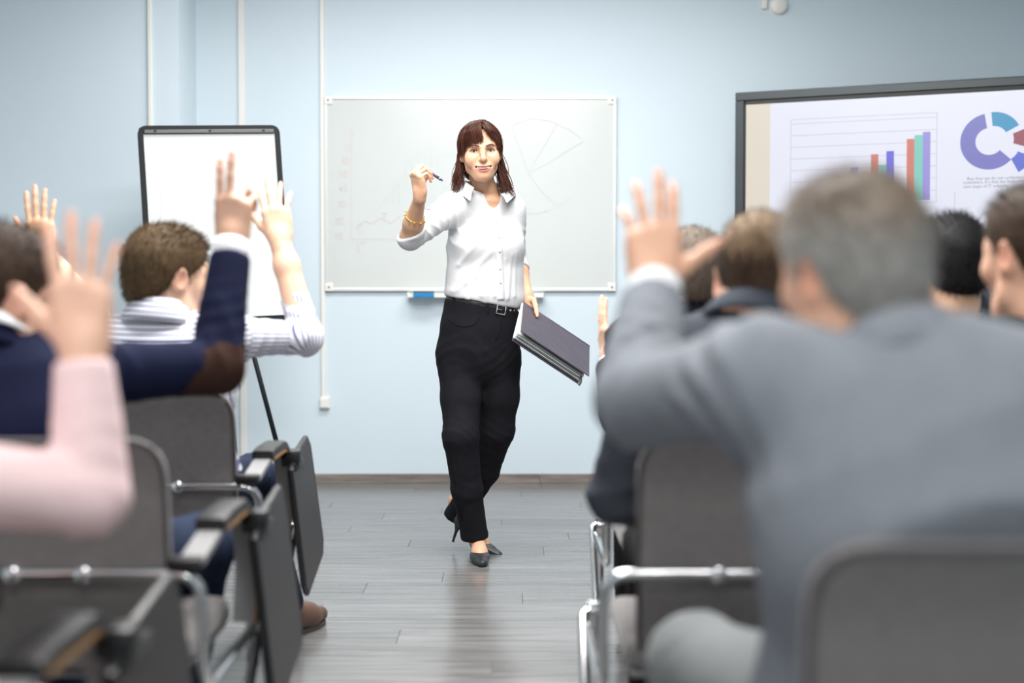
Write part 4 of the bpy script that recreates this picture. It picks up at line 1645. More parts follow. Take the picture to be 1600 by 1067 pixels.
def seat(cx, back, **kw):
    y = back
    sp = dict(chair=(cx, y), pelvis=(cx, y + 0.205, 0.525), chest=(cx, y + 0.125, 0.79), neck=(cx, y + 0.135, 0.985),
              head=(cx, y + 0.15, 1.10),
              sh=dict(L=(cx - 0.172, y + 0.13, 0.925), R=(cx + 0.172, y + 0.13, 0.925)),
              hip=dict(L=(cx - 0.085, y + 0.20, 0.527), R=(cx + 0.085, y + 0.20, 0.527)),
              kn=dict(L=(cx - 0.12, y + 0.57, 0.506), R=(cx + 0.12, y + 0.57, 0.506)),
              an=dict(L=(cx - 0.12, y + 0.64, 0.085), R=(cx + 0.12, y + 0.64, 0.085)),
              el=dict(L=(cx - 0.235, y + 0.20, 0.665), R=(cx + 0.205, y + 0.20, 0.71)),
              wr=dict(L=(cx - 0.13, y + 0.41, 0.60), R=(cx + 0.085, y + 0.43, 0.62)),
              hand=dict(L=((0.35, 0.9, -0.1), (0, 0.1, 1), (1, 0, 0), RELAX), R=((-0.35, 0.9, -0.1), (0, 0.1, 1), (-1, 0, 0), RELAX)))
    for k, v in kw.items():
        if isinstance(v, dict) and isinstance(sp.get(k), dict):
            sp[k] = {**sp[k], **v}
        else:
            sp[k] = v
    return sp

# ------------------------------------------------------------------ the audience
M['hair_brown'] = hair_mat('short_brown_hair', (84, 66, 45))
M['hair_dark'] = hair_mat('dark_brown_hair', (60, 44, 32))
M['hair_black'] = hair_mat('black_hair', (22, 20, 22))
M['hair_grey'] = mat('grey_hair', srgb(138, 128, 116), 0.5, var=0.3, vscale=70, bump=0.2, bscale=300, attr='Col')
M['hair_ash'] = hair_mat('greying_brown_hair', (96, 84, 74))
M['hair_blond'] = hair_mat('light_brown_top', (140, 116, 92))
M['navy'] = cloth('navy_wool', (19, 24, 50))
M['patch'] = cloth('brown_suede', (58, 38, 32), var=0.12, vscale=40)
M['grey_wool'] = cloth('grey_wool', (128, 132, 139), var=0.06, vscale=30)
M['black_wool'] = cloth('black_wool', (18, 19, 25))
M['char_wool'] = cloth('charcoal_wool', (66, 70, 78))
M['pink'] = cloth('pink_knit', (238, 208, 208), var=0.03)
M['cream'] = cloth('cream_cotton', (236, 228, 204), var=0.03)
M['white_cotton'] = cloth('white_cotton', (240, 240, 242), var=0.02)
M['jeans'] = cloth('dark_denim', (34, 44, 66), var=0.12, vscale=25)
M['black_trouser'] = cloth('black_trouser', (26, 26, 28))
M['grey_trouser'] = cloth('grey_trouser', (128, 131, 132))
M['tights'] = cloth('dark_tights', (44, 34, 30))
M['dark_green'] = cloth('dark_green_cotton', (30, 38, 38))


def stripe_mat():
    m = cloth('striped_cotton', (240, 241, 244), var=0.02)
    nt = m.node_tree
    N, L = nt.nodes, nt.links
    b = N['Principled BSDF']
    a = N.new('ShaderNodeAttribute'); a.attribute_name = 'stripe'
    ml = N.new('ShaderNodeMath'); ml.operation = 'MULTIPLY'; ml.inputs[1].default_value = 1 / 0.0135
    fr = N.new('ShaderNodeMath'); fr.operation = 'FRACT'
    cr = N.new('ShaderNodeValToRGB')
    e = cr.color_ramp.elements
    e[0].position = 0.0; e[0].color = (*srgb(84, 84, 138), 1)
    e[1].position = 0.34; e[1].color = (*srgb(222, 223, 228), 1)
    x = e.new(0.24); x.color = (*srgb(90, 90, 142), 1)
    x = e.new(0.96); x.color = (*srgb(222, 223, 228), 1)
    L.new(a.outputs['Fac'], ml.inputs[0]); L.new(ml.outputs[0], fr.inputs[0]); L.new(fr.outputs[0], cr.inputs[0])
    L.new(cr.outputs[0], b.inputs['Base Color'])
    return m


M['stripes'] = stripe_mat()


def stripe_attr(V, sp):
    """Cloth coordinate across the stripes: yoke across the back, body along it, sleeves round the arm."""
    cx = sp['chest'][0]
    st = V[:, 2] - 0.25 * (V[:, 0] - cx) ** 2          # yoke
    body = V[:, 2] < sp['neck'][2] - 0.115
    st = np.where(body, V[:, 0] + 0.0, st)
    for sd in 'LR':
        sh, el, wr = [np.array(sp[k][sd], float) for k in ('sh', 'el', 'wr')]
        for a, b, lo in ((sh, el, 0.18), (el, wr, -0.3)):
            ax = unit(b - a)
            q = V - a
            t = q @ ax / np.linalg.norm(b - a)
            r = q - np.outer(q @ ax, ax)
            rad = np.linalg.norm(r, axis=1)
            m = (t > lo) & (t < 1.05) & (rad < 0.085)
            e1 = unit(np.cross(ax, (0.1, 1, 0.05))); e2 = np.cross(ax, e1)
            st = np.where(m, np.arctan2(r @ e2, r @ e1) * 0.056, st)
    return {'stripe': st}


# striped shirt, front row left
sp = seat(-0.885, R1, chair=(-0.878, R1), head=at(262, 432, 3.645), face=(-45, -4, 3), hs=1.06, build=0.97, folds=0.004, skin=(226, 184, 157),
          neck=(-0.90, 3.625, 0.975),
          sh=dict(R=(-0.735, 3.65, 0.925), L=(-1.055, 3.61, 0.915)),
          el=dict(R=at(478, 528, 3.80)), wr=dict(R=at(438, 378, 3.85)),
          hand=dict(R=(at(424, 290, 3.87) - at(438, 378, 3.85), (-0.1, -1, 0.15), (-1, 0, 0), [(9, 10, 18, 14), (3, 4, 12, 8), (-5, 14, 16, 12), (-14, 18, 16, 14), (38, 8, 10)])),
          kn=dict(R=(-0.745, 4.05, 0.506)), an=dict(R=(-0.680, 4.27, 0.085)), foot=dict(R=(0.45, 0.9, 0)),
          hair=(M['hair_brown'], 'short', 8000, 0.011, 4), top=('shirt', M['stripes']), attr=stripe_attr, bulk=-0.006, sleeve=dict(R=0.42), gfine=0.005, fine=0.0038,
          collars=[('shirt_collar', M['stripes'], dict(h=0.036, drop=0.058, lift=0.0, tilt=0.014, flare=0.022))],
          bottom=('jeans', M['jeans']), shoe_mat=M['shoe_brown'], seed=5)
person('young man in a white striped shirt raising his right hand beside the flip chart', sp, (-0.885, 3.75, 0))


# navy jacket with elbow patch, second row left
def elbow_patch(root, sp, G, disp):
    el, sh, wr = [np.array(sp[k]['R'], float) for k in ('el', 'sh', 'wr')]
    G2 = G.copy()
    V, Fq = G2.mesh(0.006, bounds=(el - 0.15, el + 0.15), disp=lambda P: disp(P) + 0.0025)
    out = unit(unit(el - sh) * 0.75 + unit(el - wr) * 1.0 + np.array([0.15, -0.55, 0]))
    c = el + out * 0.035 + (sh - el) * 0.05
    R_ = np.column_stack([unit(np.cross(out, sh - wr)), out, unit(np.cross(np.cross(out, sh - wr), out))])
    q = (V - c) @ R_
    keep = ((q[:, 0] / 0.062) ** 2 + (q[:, 2] / 0.088) ** 2 < 1) & (q[:, 1] > -0.045)
    Fk = Fq[keep[Fq].all(1)]
    used = np.unique(Fk)
    mp = np.full(len(V), -1); mp[used] = np.arange(len(used))
    o = link_world('elbow_patch', np_mesh('elbow_patch', V[used], mp[Fk]), M['patch'], root)


sp = seat(-0.85, R2, chair=(-0.781, R2), head=at(4, 466, 2.60), face=(-44, -6, 0), hs=1.10, folds=0.004, skin=(206, 162, 137),
          neck=(-0.965, 2.565, 0.945), chest=(-0.93, 2.545, 0.77), pelvis=(-0.83, 2.615, 0.525),
          sh=dict(R=(-0.815, 2.64, 0.885), L=(-1.12, 2.51, 0.875)),
          el=dict(R=at(338, 572, 2.80)), wr=dict(R=at(362, 380, 2.90)),
          hand=dict(R=((0.02, 0.12, 1), (-0.12, -1, 0.1), (-1, 0, 0), [(4, 2, 5, 4), (0, 0, 5, 4), (-8, 42, 55, 35), (-16, 50, 60, 40), (14, 40, 10)])),
          kn=dict(R=(-0.655, 2.97, 0.506)), hair=(M['hair_dark'], 'short', 3500, 0.011, 8), top=('jacket', M['navy']), bulk=0.002, sleeve=dict(R=0.90),
          cuffs=dict(R=(M['white_cotton'], 0.030, 0.036)), extra=elbow_patch,
          collars=[('shirt_collar', M['white_cotton'], dict(h=0.034, drop=0.02, lift=0.012)), ('jacket_collar', M['navy'], dict(h=0.024, drop=0.04, flare=0.024, lift=0.006))],
          bottom=('jeans', M['jeans']), seed=9)
person('man in a navy jacket with a brown elbow patch raising two fingers', sp, (-0.87, 2.66, 0))

# pink sleeve, third row left
sp = seat(-0.86, R3, chair=(-0.785, R3), head=(-1.02, 1.56, 1.06), face=(-25, 0, 0), female=True, hs=0.96, build=0.84, folds=0.003, skin=(226, 180, 155), hl=0.180,
          neck=(-1.0, 1.54, 0.935), chest=(-0.97, 1.53, 0.74), pelvis=(-0.87, 1.625, 0.525),
          sh=dict(R=(-0.80, 1.60, 0.845), L=(-1.14, 1.50, 0.87)),
          el=dict(R=at(142, 776, 1.80), L=(-1.12, 1.75, 0.66)), wr=dict(R=at(130, 556, 1.82), L=at(-70, 1080, 1.85)),
          hand=dict(R=((-0.06, 0.10, 1), (0.05, -1, 0.1), (-1, 0, 0), [(10, 4, 8, 6), (2, 2, 7, 5), (-5, 4, 7, 6), (-15, 5, 7, 6), (46, 6, 4)]),
                    L=((0.75, 0.6, -0.1), (0, 0.1, 1), (1, 0, 0), RELAX)),
          kn=dict(L=(-0.95, 1.99, 0.506), R=(-0.80, 2.0, 0.62)), an=dict(L=(-0.95, 2.06, 0.085), R=(-0.93, 2.20, 0.32)),
          hair=(M['hair_dark'], 'full', 3500, 0.011, 12), top=('sweater', M['pink']), bulk=-0.003, sleeve=dict(R=0.97, L=0.95),
          bottom=('tights', M['tights']), seed=15)
person('person in a pale pink sleeve raising a spread hand at the left edge', sp, (-0.86, 1.67, 0))

# cream shirt, mostly hidden behind the navy jacket
sp = seat(-1.50, R1, chair=(-1.50, R1), head=at(8, 440, 3.66), face=(-30, 0, 0), folds=0.004, skin=(206, 162, 131),
          neck=(-1.36, 3.63, 0.985), chest=(-1.42, 3.62, 0.79),
          sh=dict(R=(-1.235, 3.66, 0.945), L=(-1.55, 3.61, 0.92)),
          el=dict(R=(-1.13, 3.82, 0.98)), wr=dict(R=at(66, 398, 3.86)),
          hand=dict(R=((-0.08, 0.05, 1), (-0.05, -1, 0.1), (-1, 0, 0), [(5, 4, 6, 5), (1, 2, 6, 5), (-3, 4, 6, 5), (-10, 6, 8, 6), (34, 5, 4)])),
          hair=(M['hair_dark'], 'short', 2500, 0.01, 21), top=('shirt', M['cream']), bulk=-0.004,
          collars=[('shirt_collar', M['cream'], dict())], bottom=('trousers', M['jeans']), seed=22)
person('person in a cream shirt hidden behind the navy jacket, right hand raised', sp, (-1.47, 3.75, 0))

# black suit, front row right
sp = seat(0.475, R1, chair=(0.49, R1), head=at(1080, 430, 3.64), face=(14, 0, 0), hs=1.0, folds=0.004, skin=(222, 176, 149),
          sh=dict(L=(0.310, 3.63, 0.915), R=(0.645, 3.63, 0.925)),
          el=dict(L=at(968, 650, 3.74)), wr=dict(L=at(953, 566, 3.93)),
          hand=dict(L=(at(934, 478, 3.98) - at(953, 566, 3.93), (-1, -0.15, 0.1), (0, -1, 0), [(2, 6, 8, 6), (0, 4, 7, 5), (-1, 5, 8, 6), (-3, 8, 10, 8), (22, 24, 14)])),
          hair=(M['hair_ash'], 'thin', 3500, 0.009, 31), top=('suit_jacket', M['black_wool']), bulk=0.004, sleeve=dict(L=0.93),
          collars=[('shirt_collar', M['white_cotton'], dict(h=0.036, drop=0.02, lift=0.012)), ('jacket_collar', M['black_wool'], dict(h=0.024, drop=0.045, flare=0.026, lift=0.006))],
          cuffs=dict(L=(M['white_cotton'], 0.014, 0.035)), bottom=('suit_trousers', M['black_trouser']), seed=33)
person('man in a black suit jacket behind the raised hand of the grey-suited man', sp, (0.475, 3.75, 0))


# swept-back hair, second row right
def swept_top(F):
    r = np.random.default_rng(5)
    paths = []
    for i in range(900):
        x = r.uniform(-0.06, 0.06)
        a = np.array([x * 0.9, 0.075 - 6 * x * x, 0.085])
        b = np.array([x + r.normal(0, 0.006), 0.01, 0.132 - 7 * x * x + r.normal(0, 0.004)])
        c = np.array([x * 0.95 + r.normal(0, 0.008), -0.075 + r.normal(0, 0.008), 0.110 - 6 * x * x])
        d = np.array([x * 0.85 + r.normal(0, 0.010), -0.112 + 9 * x * x + r.normal(0, 0.006), 0.055 + r.normal(0, 0.016)])
        P = []
        for t in np.linspace(0, 1, 10):
            q = (1 - t) ** 3 * a + 3 * (1 - t) ** 2 * t * b + 3 * (1 - t) * t * t * c + t ** 3 * d
            e = (q - np.array([0, -0.017, 0.032])) / np.array([0.083, 0.105, 0.093])
            l = np.linalg.norm(e)
            if l < 1: q = np.array([0, -0.017, 0.032]) + e / l * np.array([0.083, 0.105, 0.093])
            P.append(F.p(q))
        paths.append(P)
    return strands_mesh(np.array(paths), 0.0016, 0.3)


sp = seat(0.425, R2, chair=(0.409, R2), head=at(1188, 437, 2.60), face=(-6, -4, 0), hs=1.0, skin=(224, 176, 149),
          hair=(M['hair_dark'], 'short', 3500, 0.008, 41), hair_top=swept_top, hair_top_mat=M['hair_blond'], top=('jacket', M['char_wool']), bulk=0.0,
          collars=[('jacket_collar', M['char_wool'], dict(h=0.026, drop=0.04, flare=0.024))], bottom=('trousers', M['black_trouser']), seed=44)
person('man with light swept-back hair over dark sides, beside the grey-haired head', sp, (0.425, 2.66, 0))

# grey suit, third row right
sp = seat(0.475, R3, chair=(0.49, R3), head=at(1333, 427, 1.62), face=(24, -4, -2), hs=0.88, hair_cols=((150, 147, 142), (112, 98, 84)), build=1.08, folds=0.006, skin=(222, 172, 143),
          neck=(0.43, 1.565, 0.965), chest=(0.475, 1.545, 0.78), pelvis=(0.485, 1.63, 0.525),
          sh=dict(L=(0.290, 1.60, 0.938), R=(0.665, 1.555, 0.930)),
          el=dict(L=at(1000, 628, 1.84), R=(0.705, 1.63, 0.74)), wr=dict(L=at(1022, 455, 2.00)),
          hand=dict(L=((0.02, 0.32, 1), (0.1, -1, 0.25), (1, 0, 0.0), [(4, 8, 10, 8), (2, 4, 8, 6), (-7, 8, 14, 10), (-12, 18, 22, 14), (50, 4, -2)])),
          hip=dict(L=(0.395, 1.62, 0.527)), kn=dict(L=(0.262, 2.0, 0.515)), an=dict(L=(0.285, 2.11, 0.085)),
          hair=(M['hair_grey'], 'full', 5500, 0.010, 51), top=('suit_jacket', M['grey_wool']), bulk=0.008, sleeve=dict(L=0.93), gfine=0.009,
          collars=[('jacket_collar', M['grey_wool'], dict(h=0.026, drop=0.046, flare=0.018, lift=0.006))], cuffs=dict(L=(M['white_cotton'], 0.028, 0.039)),
          bottom=('suit_trousers', M['grey_trouser']), seed=52)
person('grey-haired man in a light grey suit jacket raising his left hand in the foreground', sp, (0.475, 1.67, 0))

# black hair before the display, front row right
sp = seat(1.13, R1, chair=(1.12, R1), head=at(1484, 418, 3.62), face=(10, 0, 0), hs=1.04, skin=(214, 168, 137),
          el=dict(R=(1.42, 3.78, 0.86)), wr=dict(R=at(1541, 440, 3.88)),
          hand=dict(R=(at(1500, 345, 3.9) - at(1541, 440, 3.88), (1, -0.25, 0.3), (0, -1, 0), [(4, 10, 14, 10), (1, 8, 12, 8), (-3, 8, 12, 10), (-8, 10, 12, 10), (25, 30, 10)])),
          hair=(M['hair_black'], 'full', 3500, 0.013, 61), top=('jacket', M['char_wool']), bulk=0.0,
          collars=[('jacket_collar', M['char_wool'], dict(h=0.034, drop=0.044, flare=0.02))], bottom=('trousers', M['black_trouser']), seed=62)
person('black-haired man in a charcoal jacket sitting before the display', sp, (1.13, 3.75, 0))

# dark hair at the right edge, second row
sp = seat(1.03, R2, chair=(1.045, R2), head=at(1622, 398, 2.58), face=(20, -4, 0), hs=1.05, skin=(218, 170, 143), neck=(1.0, 2.55, 0.99),
          hair=(M['hair_dark'], 'short', 3500, 0.011, 71), top=('shirt', M['dark_green']), bulk=0.0,
          collars=[('shirt_collar', M['dark_green'], dict())], bottom=('trousers', M['black_trouser']), seed=72)
person('man with short dark hair cropped by the right edge, seen from behind', sp, (1.03, 2.66, 0))

# ------------------------------------------------------------------ the presenter
M['hair_auburn'] = hair_mat('auburn_hair', (76, 44, 34), 0.45, 0.38)
M['shirt_white'] = cloth('white_shirt', (212, 212, 214), var=0.01, bump=0.05)
M['denim_black'] = cloth('black_denim', (25, 25, 30), var=0.14, vscale=30, bump=0.25, bscale=900)
M['belt'] = mat('dark_belt_leather', srgb(44, 36, 34), 0.35, var=0.2, vscale=60, bump=0.15)
M['silver'] = mat('silver', (0.8, 0.8, 0.8), 0.2, metal=1.0, var=0.02)
M['gold'] = mat('gold', srgb(232, 190, 96), 0.22, metal=1.0, var=0.05)
M['pump'] = mat('black_pump_leather', srgb(44, 45, 48), 0.38, var=0.06, vscale=30, bump=0.04)
M['lash'] = mat('lash', srgb(40, 28, 26), 0.6, var=0.05)
M['brow'] = mat('brow', srgb(96, 60, 46), 0.7, var=0.2, vscale=300)
M['button'] = mat('button', srgb(228, 228, 226), 0.3, var=0.02)
M['thread'] = mat('seam_thread', srgb(222, 222, 222), 0.8, var=0.02)  # even light grey thread colour, a little paler than the shirt

WF = unit((0.27, -0.96, 0))             # the way her torso faces
WS = np.array([WF[1], -WF[0], 0])       # her right-hand side (left in the picture)
WU = np.array([0, 0, 1.0])
pres = empty('person', (-0.15, 5.5, 0))
tag(pres, 'smiling woman in a white shirt and black trousers standing before the whiteboard', 'person')

HF = Frame(at(750.5, 237.5, 5.46), euler(187, -3, 3.2), 0.955)
neckb = at(764, 303, 5.53)
shR, shL = at(707, 325, 5.46), at(795, 327, 5.57)
elR, wrR = at(641, 370, 5.29), at(656, 307, 5.13)
fa, fb = at(818, 472, 5.50), at(921, 541, 5.58)
fe1 = unit(fb - fa)
FLn = float(np.linalg.norm(fb - fa))
low = at(812, 515, 5.31) - fa
fe2 = unit(low - fe1 * np.dot(low, fe1))
fn = np.cross(fe1, fe2)
fn = fn if fn[1] < 0 else -fn
if fn[2] < 0 and fn[1] > 0: fn = -fn
elL = at(804, 404, 5.70)
wrL = fa + fe1 * 0.012 - fe2 * 0.060 + fn * 0.004
skinW = np.array(srgb(216, 168, 136))
parts, tips_all = [], []
H = SDF()
head_ops(H, HF, True, True)
neck_ops(H, HF, neckb - WU * 0.01, 0.043, 0.02)
H.loft([(at(760, 395, 5.53), 0.120, 0.075), (at(761, 345, 5.53), 0.125, 0.068), (at(763, 322, 5.54), 0.085, 0.046)], WS, 0.03)
H.cone(neckb - WU * 0.045, shR, 0.034, 0.044, 0.03)
H.cone(neckb - WU * 0.045, shL, 0.034, 0.044, 0.03)
for q in (-1, 1):
    H.cone(neckb + WF * 0.045 - WU * 0.028 + WS * 0.012 * q, neckb + WF * 0.03 - WU * 0.035 + WS * 0.10 * q, 0.011, 0.009, 0.02)
hb = (HF.o - 0.3, HF.o + 0.3)
hb[0][2] = at(760, 350, 5.5)[2]
parts.append(H.mesh(0.0023, bounds=hb, smooth=0))

A = SDF()
A.cone(elR + (elR - wrR) * 0.02, elR + (wrR - elR) * 0.35, 0.037, 0.0365, 0.02)
A.cone(elR + (wrR - elR) * 0.35, wrR, 0.0355, 0.0205, 0.02)
A.cone(elR, elR + (shR - elR) * 0.5, 0.037, 0.040, 0.02)
hdir = unit((-0.16, -0.18, 0.97))
hn = (-0.80, -0.55, -0.10)
tipsR = hand_ops(A, wrR, hdir, hn, (-0.5, 0.76, 0.36), 0.166,
                 [(2, 52, 62, 20), (0, 62, 66, 24), (-2, 70, 66, 26), (-4, 78, 66, 26), (26, 52, 20)], 0.9)
parts.append(A.mesh(0.0025, smooth=0))
A = SDF()
A.chain([elL, elL + (wrL - elL) * 0.4, wrL], [0.036, 0.034, 0.023], 0.02)
tipsL = hand_ops(A, wrL, unit((0.42, 0.02, -0.90)), (0.88, -0.30, 0.30), (-0.5, -0.8, 0), 0.166,
                 [(4, 14, 30, 16), (1, 16, 32, 16), (-2, 18, 32, 16), (-6, 20, 32, 16),
                  [fa + fe1 * 0.034 - fe2 * 0.028 + fn * 0.018, fa + fe1 * 0.046 + fe2 * 0.004 + fn * 0.016, fa + fe1 * 0.056 + fe2 * 0.034 + fn * 0.012, fa + fe1 * 0.062 + fe2 * 0.056 + fn * 0.0095]], 0.9)
parts.append(A.mesh(0.0025, smooth=0))
tips_all = tipsR + tipsL

# legs and torso below the clothes
belt_c = at(753, 475, 5.52)
BN = unit((0.185, 0.03, 1.0))
R_leg = [(at(717, 560, 5.51), 0.086), (at(720, 620, 5.47), 0.076), (at(720, 682, 5.42), 0.066), (at(730, 765, 5.46), 0.0575), (at(741, 836, 5.51), 0.0515)]
L_leg = [(at(780, 562, 5.54), 0.086), (at(780, 620, 5.55), 0.077), (at(776, 672, 5.57), 0.067), (at(757, 735, 5.66), 0.058), (at(714, 806, 5.76), 0.051)]
T = SDF()
T.loft([(at(748, 555, 5.53), 0.135, 0.095), (at(752, 490, 5.52), 0.115, 0.080), (at(757, 430, 5.52), 0.115, 0.075), (at(760, 380, 5.53), 0.12, 0.075)], WS, 0.03)
for lg in (R_leg, L_leg):
    T.chain([p for p, r in lg], [r - 0.018 for p, r in lg], 0.03)
T.cone(shR, elR, 0.040, 0.034, 0.02)
T.cone(shL, elL, 0.040, 0.034, 0.02)
parts.append(T.mesh(0.014))


# feet and pumps
def pump(ball, fwd, lift, ankle_to):
    fwd = unit((fwd[0], fwd[1], 0))
    lat = np.cross(fwd, WU)
    a = math.asin(lift / 0.125)
    f = fwd * math.cos(a) - WU * math.sin(a)
    u = unit(np.cross(lat, f))
    Fr = Frame(ball, np.column_stack([lat, f, u]), 1.0)
    p = Fr.p
    S = SDF()
    S.ell(p((0, 0.040, 0.018)), (0.024, 0.055, 0.015), Fr.R, 0.02)
    S.cone(p((0.002, 0.05, 0.015)), p((0.004, 0.085, 0.011)), 0.014, 0.0055, 0.02)
    S.ell(p((0, 0.005, 0.024)), (0.0375, 0.046, 0.022), Fr.R, 0.02)
    S.cone(p((0, -0.02, 0.030)), p((0, -0.085, 0.080)), 0.030, 0.026, 0.025)
    S.cone(p((0, -0.085, 0.082)), p((0, -0.122, 0.098)), 0.026, 0.027, 0.02)
    S.cone(p((0, -0.125, 0.098)), p((0, -0.128, 0.118)), 0.0265, 0.0255, 0.01)
    # the opening
    S.chain([p((0, 0.012, 0.072)), p((0, -0.05, 0.100)), p((0, -0.120, 0.150))], [0.030, 0.034, 0.030], 0.004, True)
    S.cut(p((0, 0, 0.0005)), Fr.d((0, 0, -1)), 0.0)
    V, Fq = S.mesh(0.003)
    sh = link_world('pump', np_mesh('pump', V, Fq), M['pump'], pres)
    top, bot = p((0, -0.128, 0.082)), p((0, -0.138, 0.001))
    hl = MB().tube([top, top * 0.55 + bot * 0.45, bot + u * 0.008, bot], [0.017, 0.0065, 0.0050, 0.0056], seg=12)
    link_world('stiletto_heel', hl.mesh('stiletto_heel'), M['pump'], sh)
    Ft = SDF()
    Ft.chain([p((0, 0.030, 0.022)), p((0, -0.01, 0.036)), p((0, -0.07, 0.082)), p((0, -0.105, 0.13))], [0.018, 0.0285, 0.0275, 0.030], 0.02)
    Ft.cone(p((0, -0.118, 0.108)), p((0, -0.112, 0.15)), 0.0215, 0.024, 0.02)
    Ft.cone(p((0, -0.108, 0.14)), ankle_to, 0.030, 0.036, 0.02)
    return Ft.mesh(0.004)


bR, bL = at(750, 879, 5.44), at(752, 864, 5.67)
bR[2] = bL[2] = 0.0
parts.append(pump(bR, (0.16, -1.0), 0.0, R_leg[4][0] + WU * 0.12))
parts.append(pump(bL, (0.86, -0.51), 0.026, L_leg[4][0] + WU * 0.06))
V, Fq = merge(parts)
fbvh = BVHTree.FromPolygons([Vector(v) for v in parts[0][0]], [tuple(map(int, f)) for f in parts[0][1]])


def on_face(x, z, lift):
    h = fbvh.ray_cast(Vector(HF.p((x, 0.2, z))), Vector(HF.d((0, -1, 0))))
    return np.array(h[0]) + HF.d((0, 1, 0)) * lift if h[0] is not None else HF.p((x, 0.09, z))


col = skin_colour(V, HF, skinW, True, [(SMILE_UP, 0.0048), (SMILE_LO, 0.0062)], tips_all)
link_world('body', np_mesh('body', V, Fq, {'Col': col}), M['skin'], pres)

# eyes, brows, lashes, teeth
for m in (-1, 1):
    c = HF.p((0.0335 * m, 0.0705, 0.001))
    ev, ef = SDF().ell(c, np.ones(3) * 0.0124 * HF.s).mesh(0.0016)
    eye = link_world('eye', np_mesh('eye', ev, ef), M['eye_white'], pres)
    look = unit(HF.d((0.06, 1.0, -0.02)))
    R_ = np.column_stack([unit(np.cross(look, WU)), look, unit(np.cross(np.cross(look, WU), look))])
    ir = SDF().ell(c + look * 0.0098 * HF.s, np.array([0.0062, 0.0027, 0.0062]) * HF.s, R_).mesh(0.0011)
    link_world('iris', np_mesh('iris', *ir), M['iris'], eye)
    lid = [(-0.0155, 0.0795, 0.0002), (-0.009, 0.0840, 0.0056), (0.0, 0.0856, 0.0076), (0.008, 0.0840, 0.0064), (0.0165, 0.0780, 0.0018)]
    lash = MB().tube([HF.p((0.0338 * m + x * m, y + 0.0006, z)) for x, y, z in lid], [0.0007, 0.0013, 0.0016, 0.0017, 0.0008], seg=6).mesh('eyelashes')
    link_world('eyelashes', lash, M['lash'], pres)
    br = [(0.0125, 0.0915, 0.0190), (0.024, 0.0900, 0.0238), (0.036, 0.0830, 0.0262), (0.047, 0.0725, 0.0225), (0.053, 0.0655, 0.0175)]
    link_world('eyebrow', MB().tube([on_face(x * m + 0.001 * m, z - 0.001, 0.0006) for x, y, z in br], [0.0020, 0.0028, 0.0026, 0.0020, 0.0008], seg=8).mesh('eyebrow'), M['brow'], pres)
th = MB()
for i in range(-4, 5):
    x = i * 0.0056
    y = 0.0930 - 13 * x * x
    w = 0.00282 - 0.00008 * abs(i)
    Rt = HF.R @ euler(yaw=-math.degrees(26 * x) * 0.9)
    th.box((-w * HF.s, -0.0035, -0.0062 + 0.0003 * abs(i)), (w * HF.s, 0.0022, 0.0045), Rt, HF.p((x, y, -0.0635)), bev=0.0009)
link_world('teeth', th.mesh('teeth'), M['teeth'], pres)
link_world('mouth_inside', np_mesh('mouth_inside', *SDF().ell(HF.p((0, 0.076, -0.068)), np.array([0.026, 0.009, 0.010]) * HF.s, HF.R).mesh(0.003)), M['mouth'], pres)


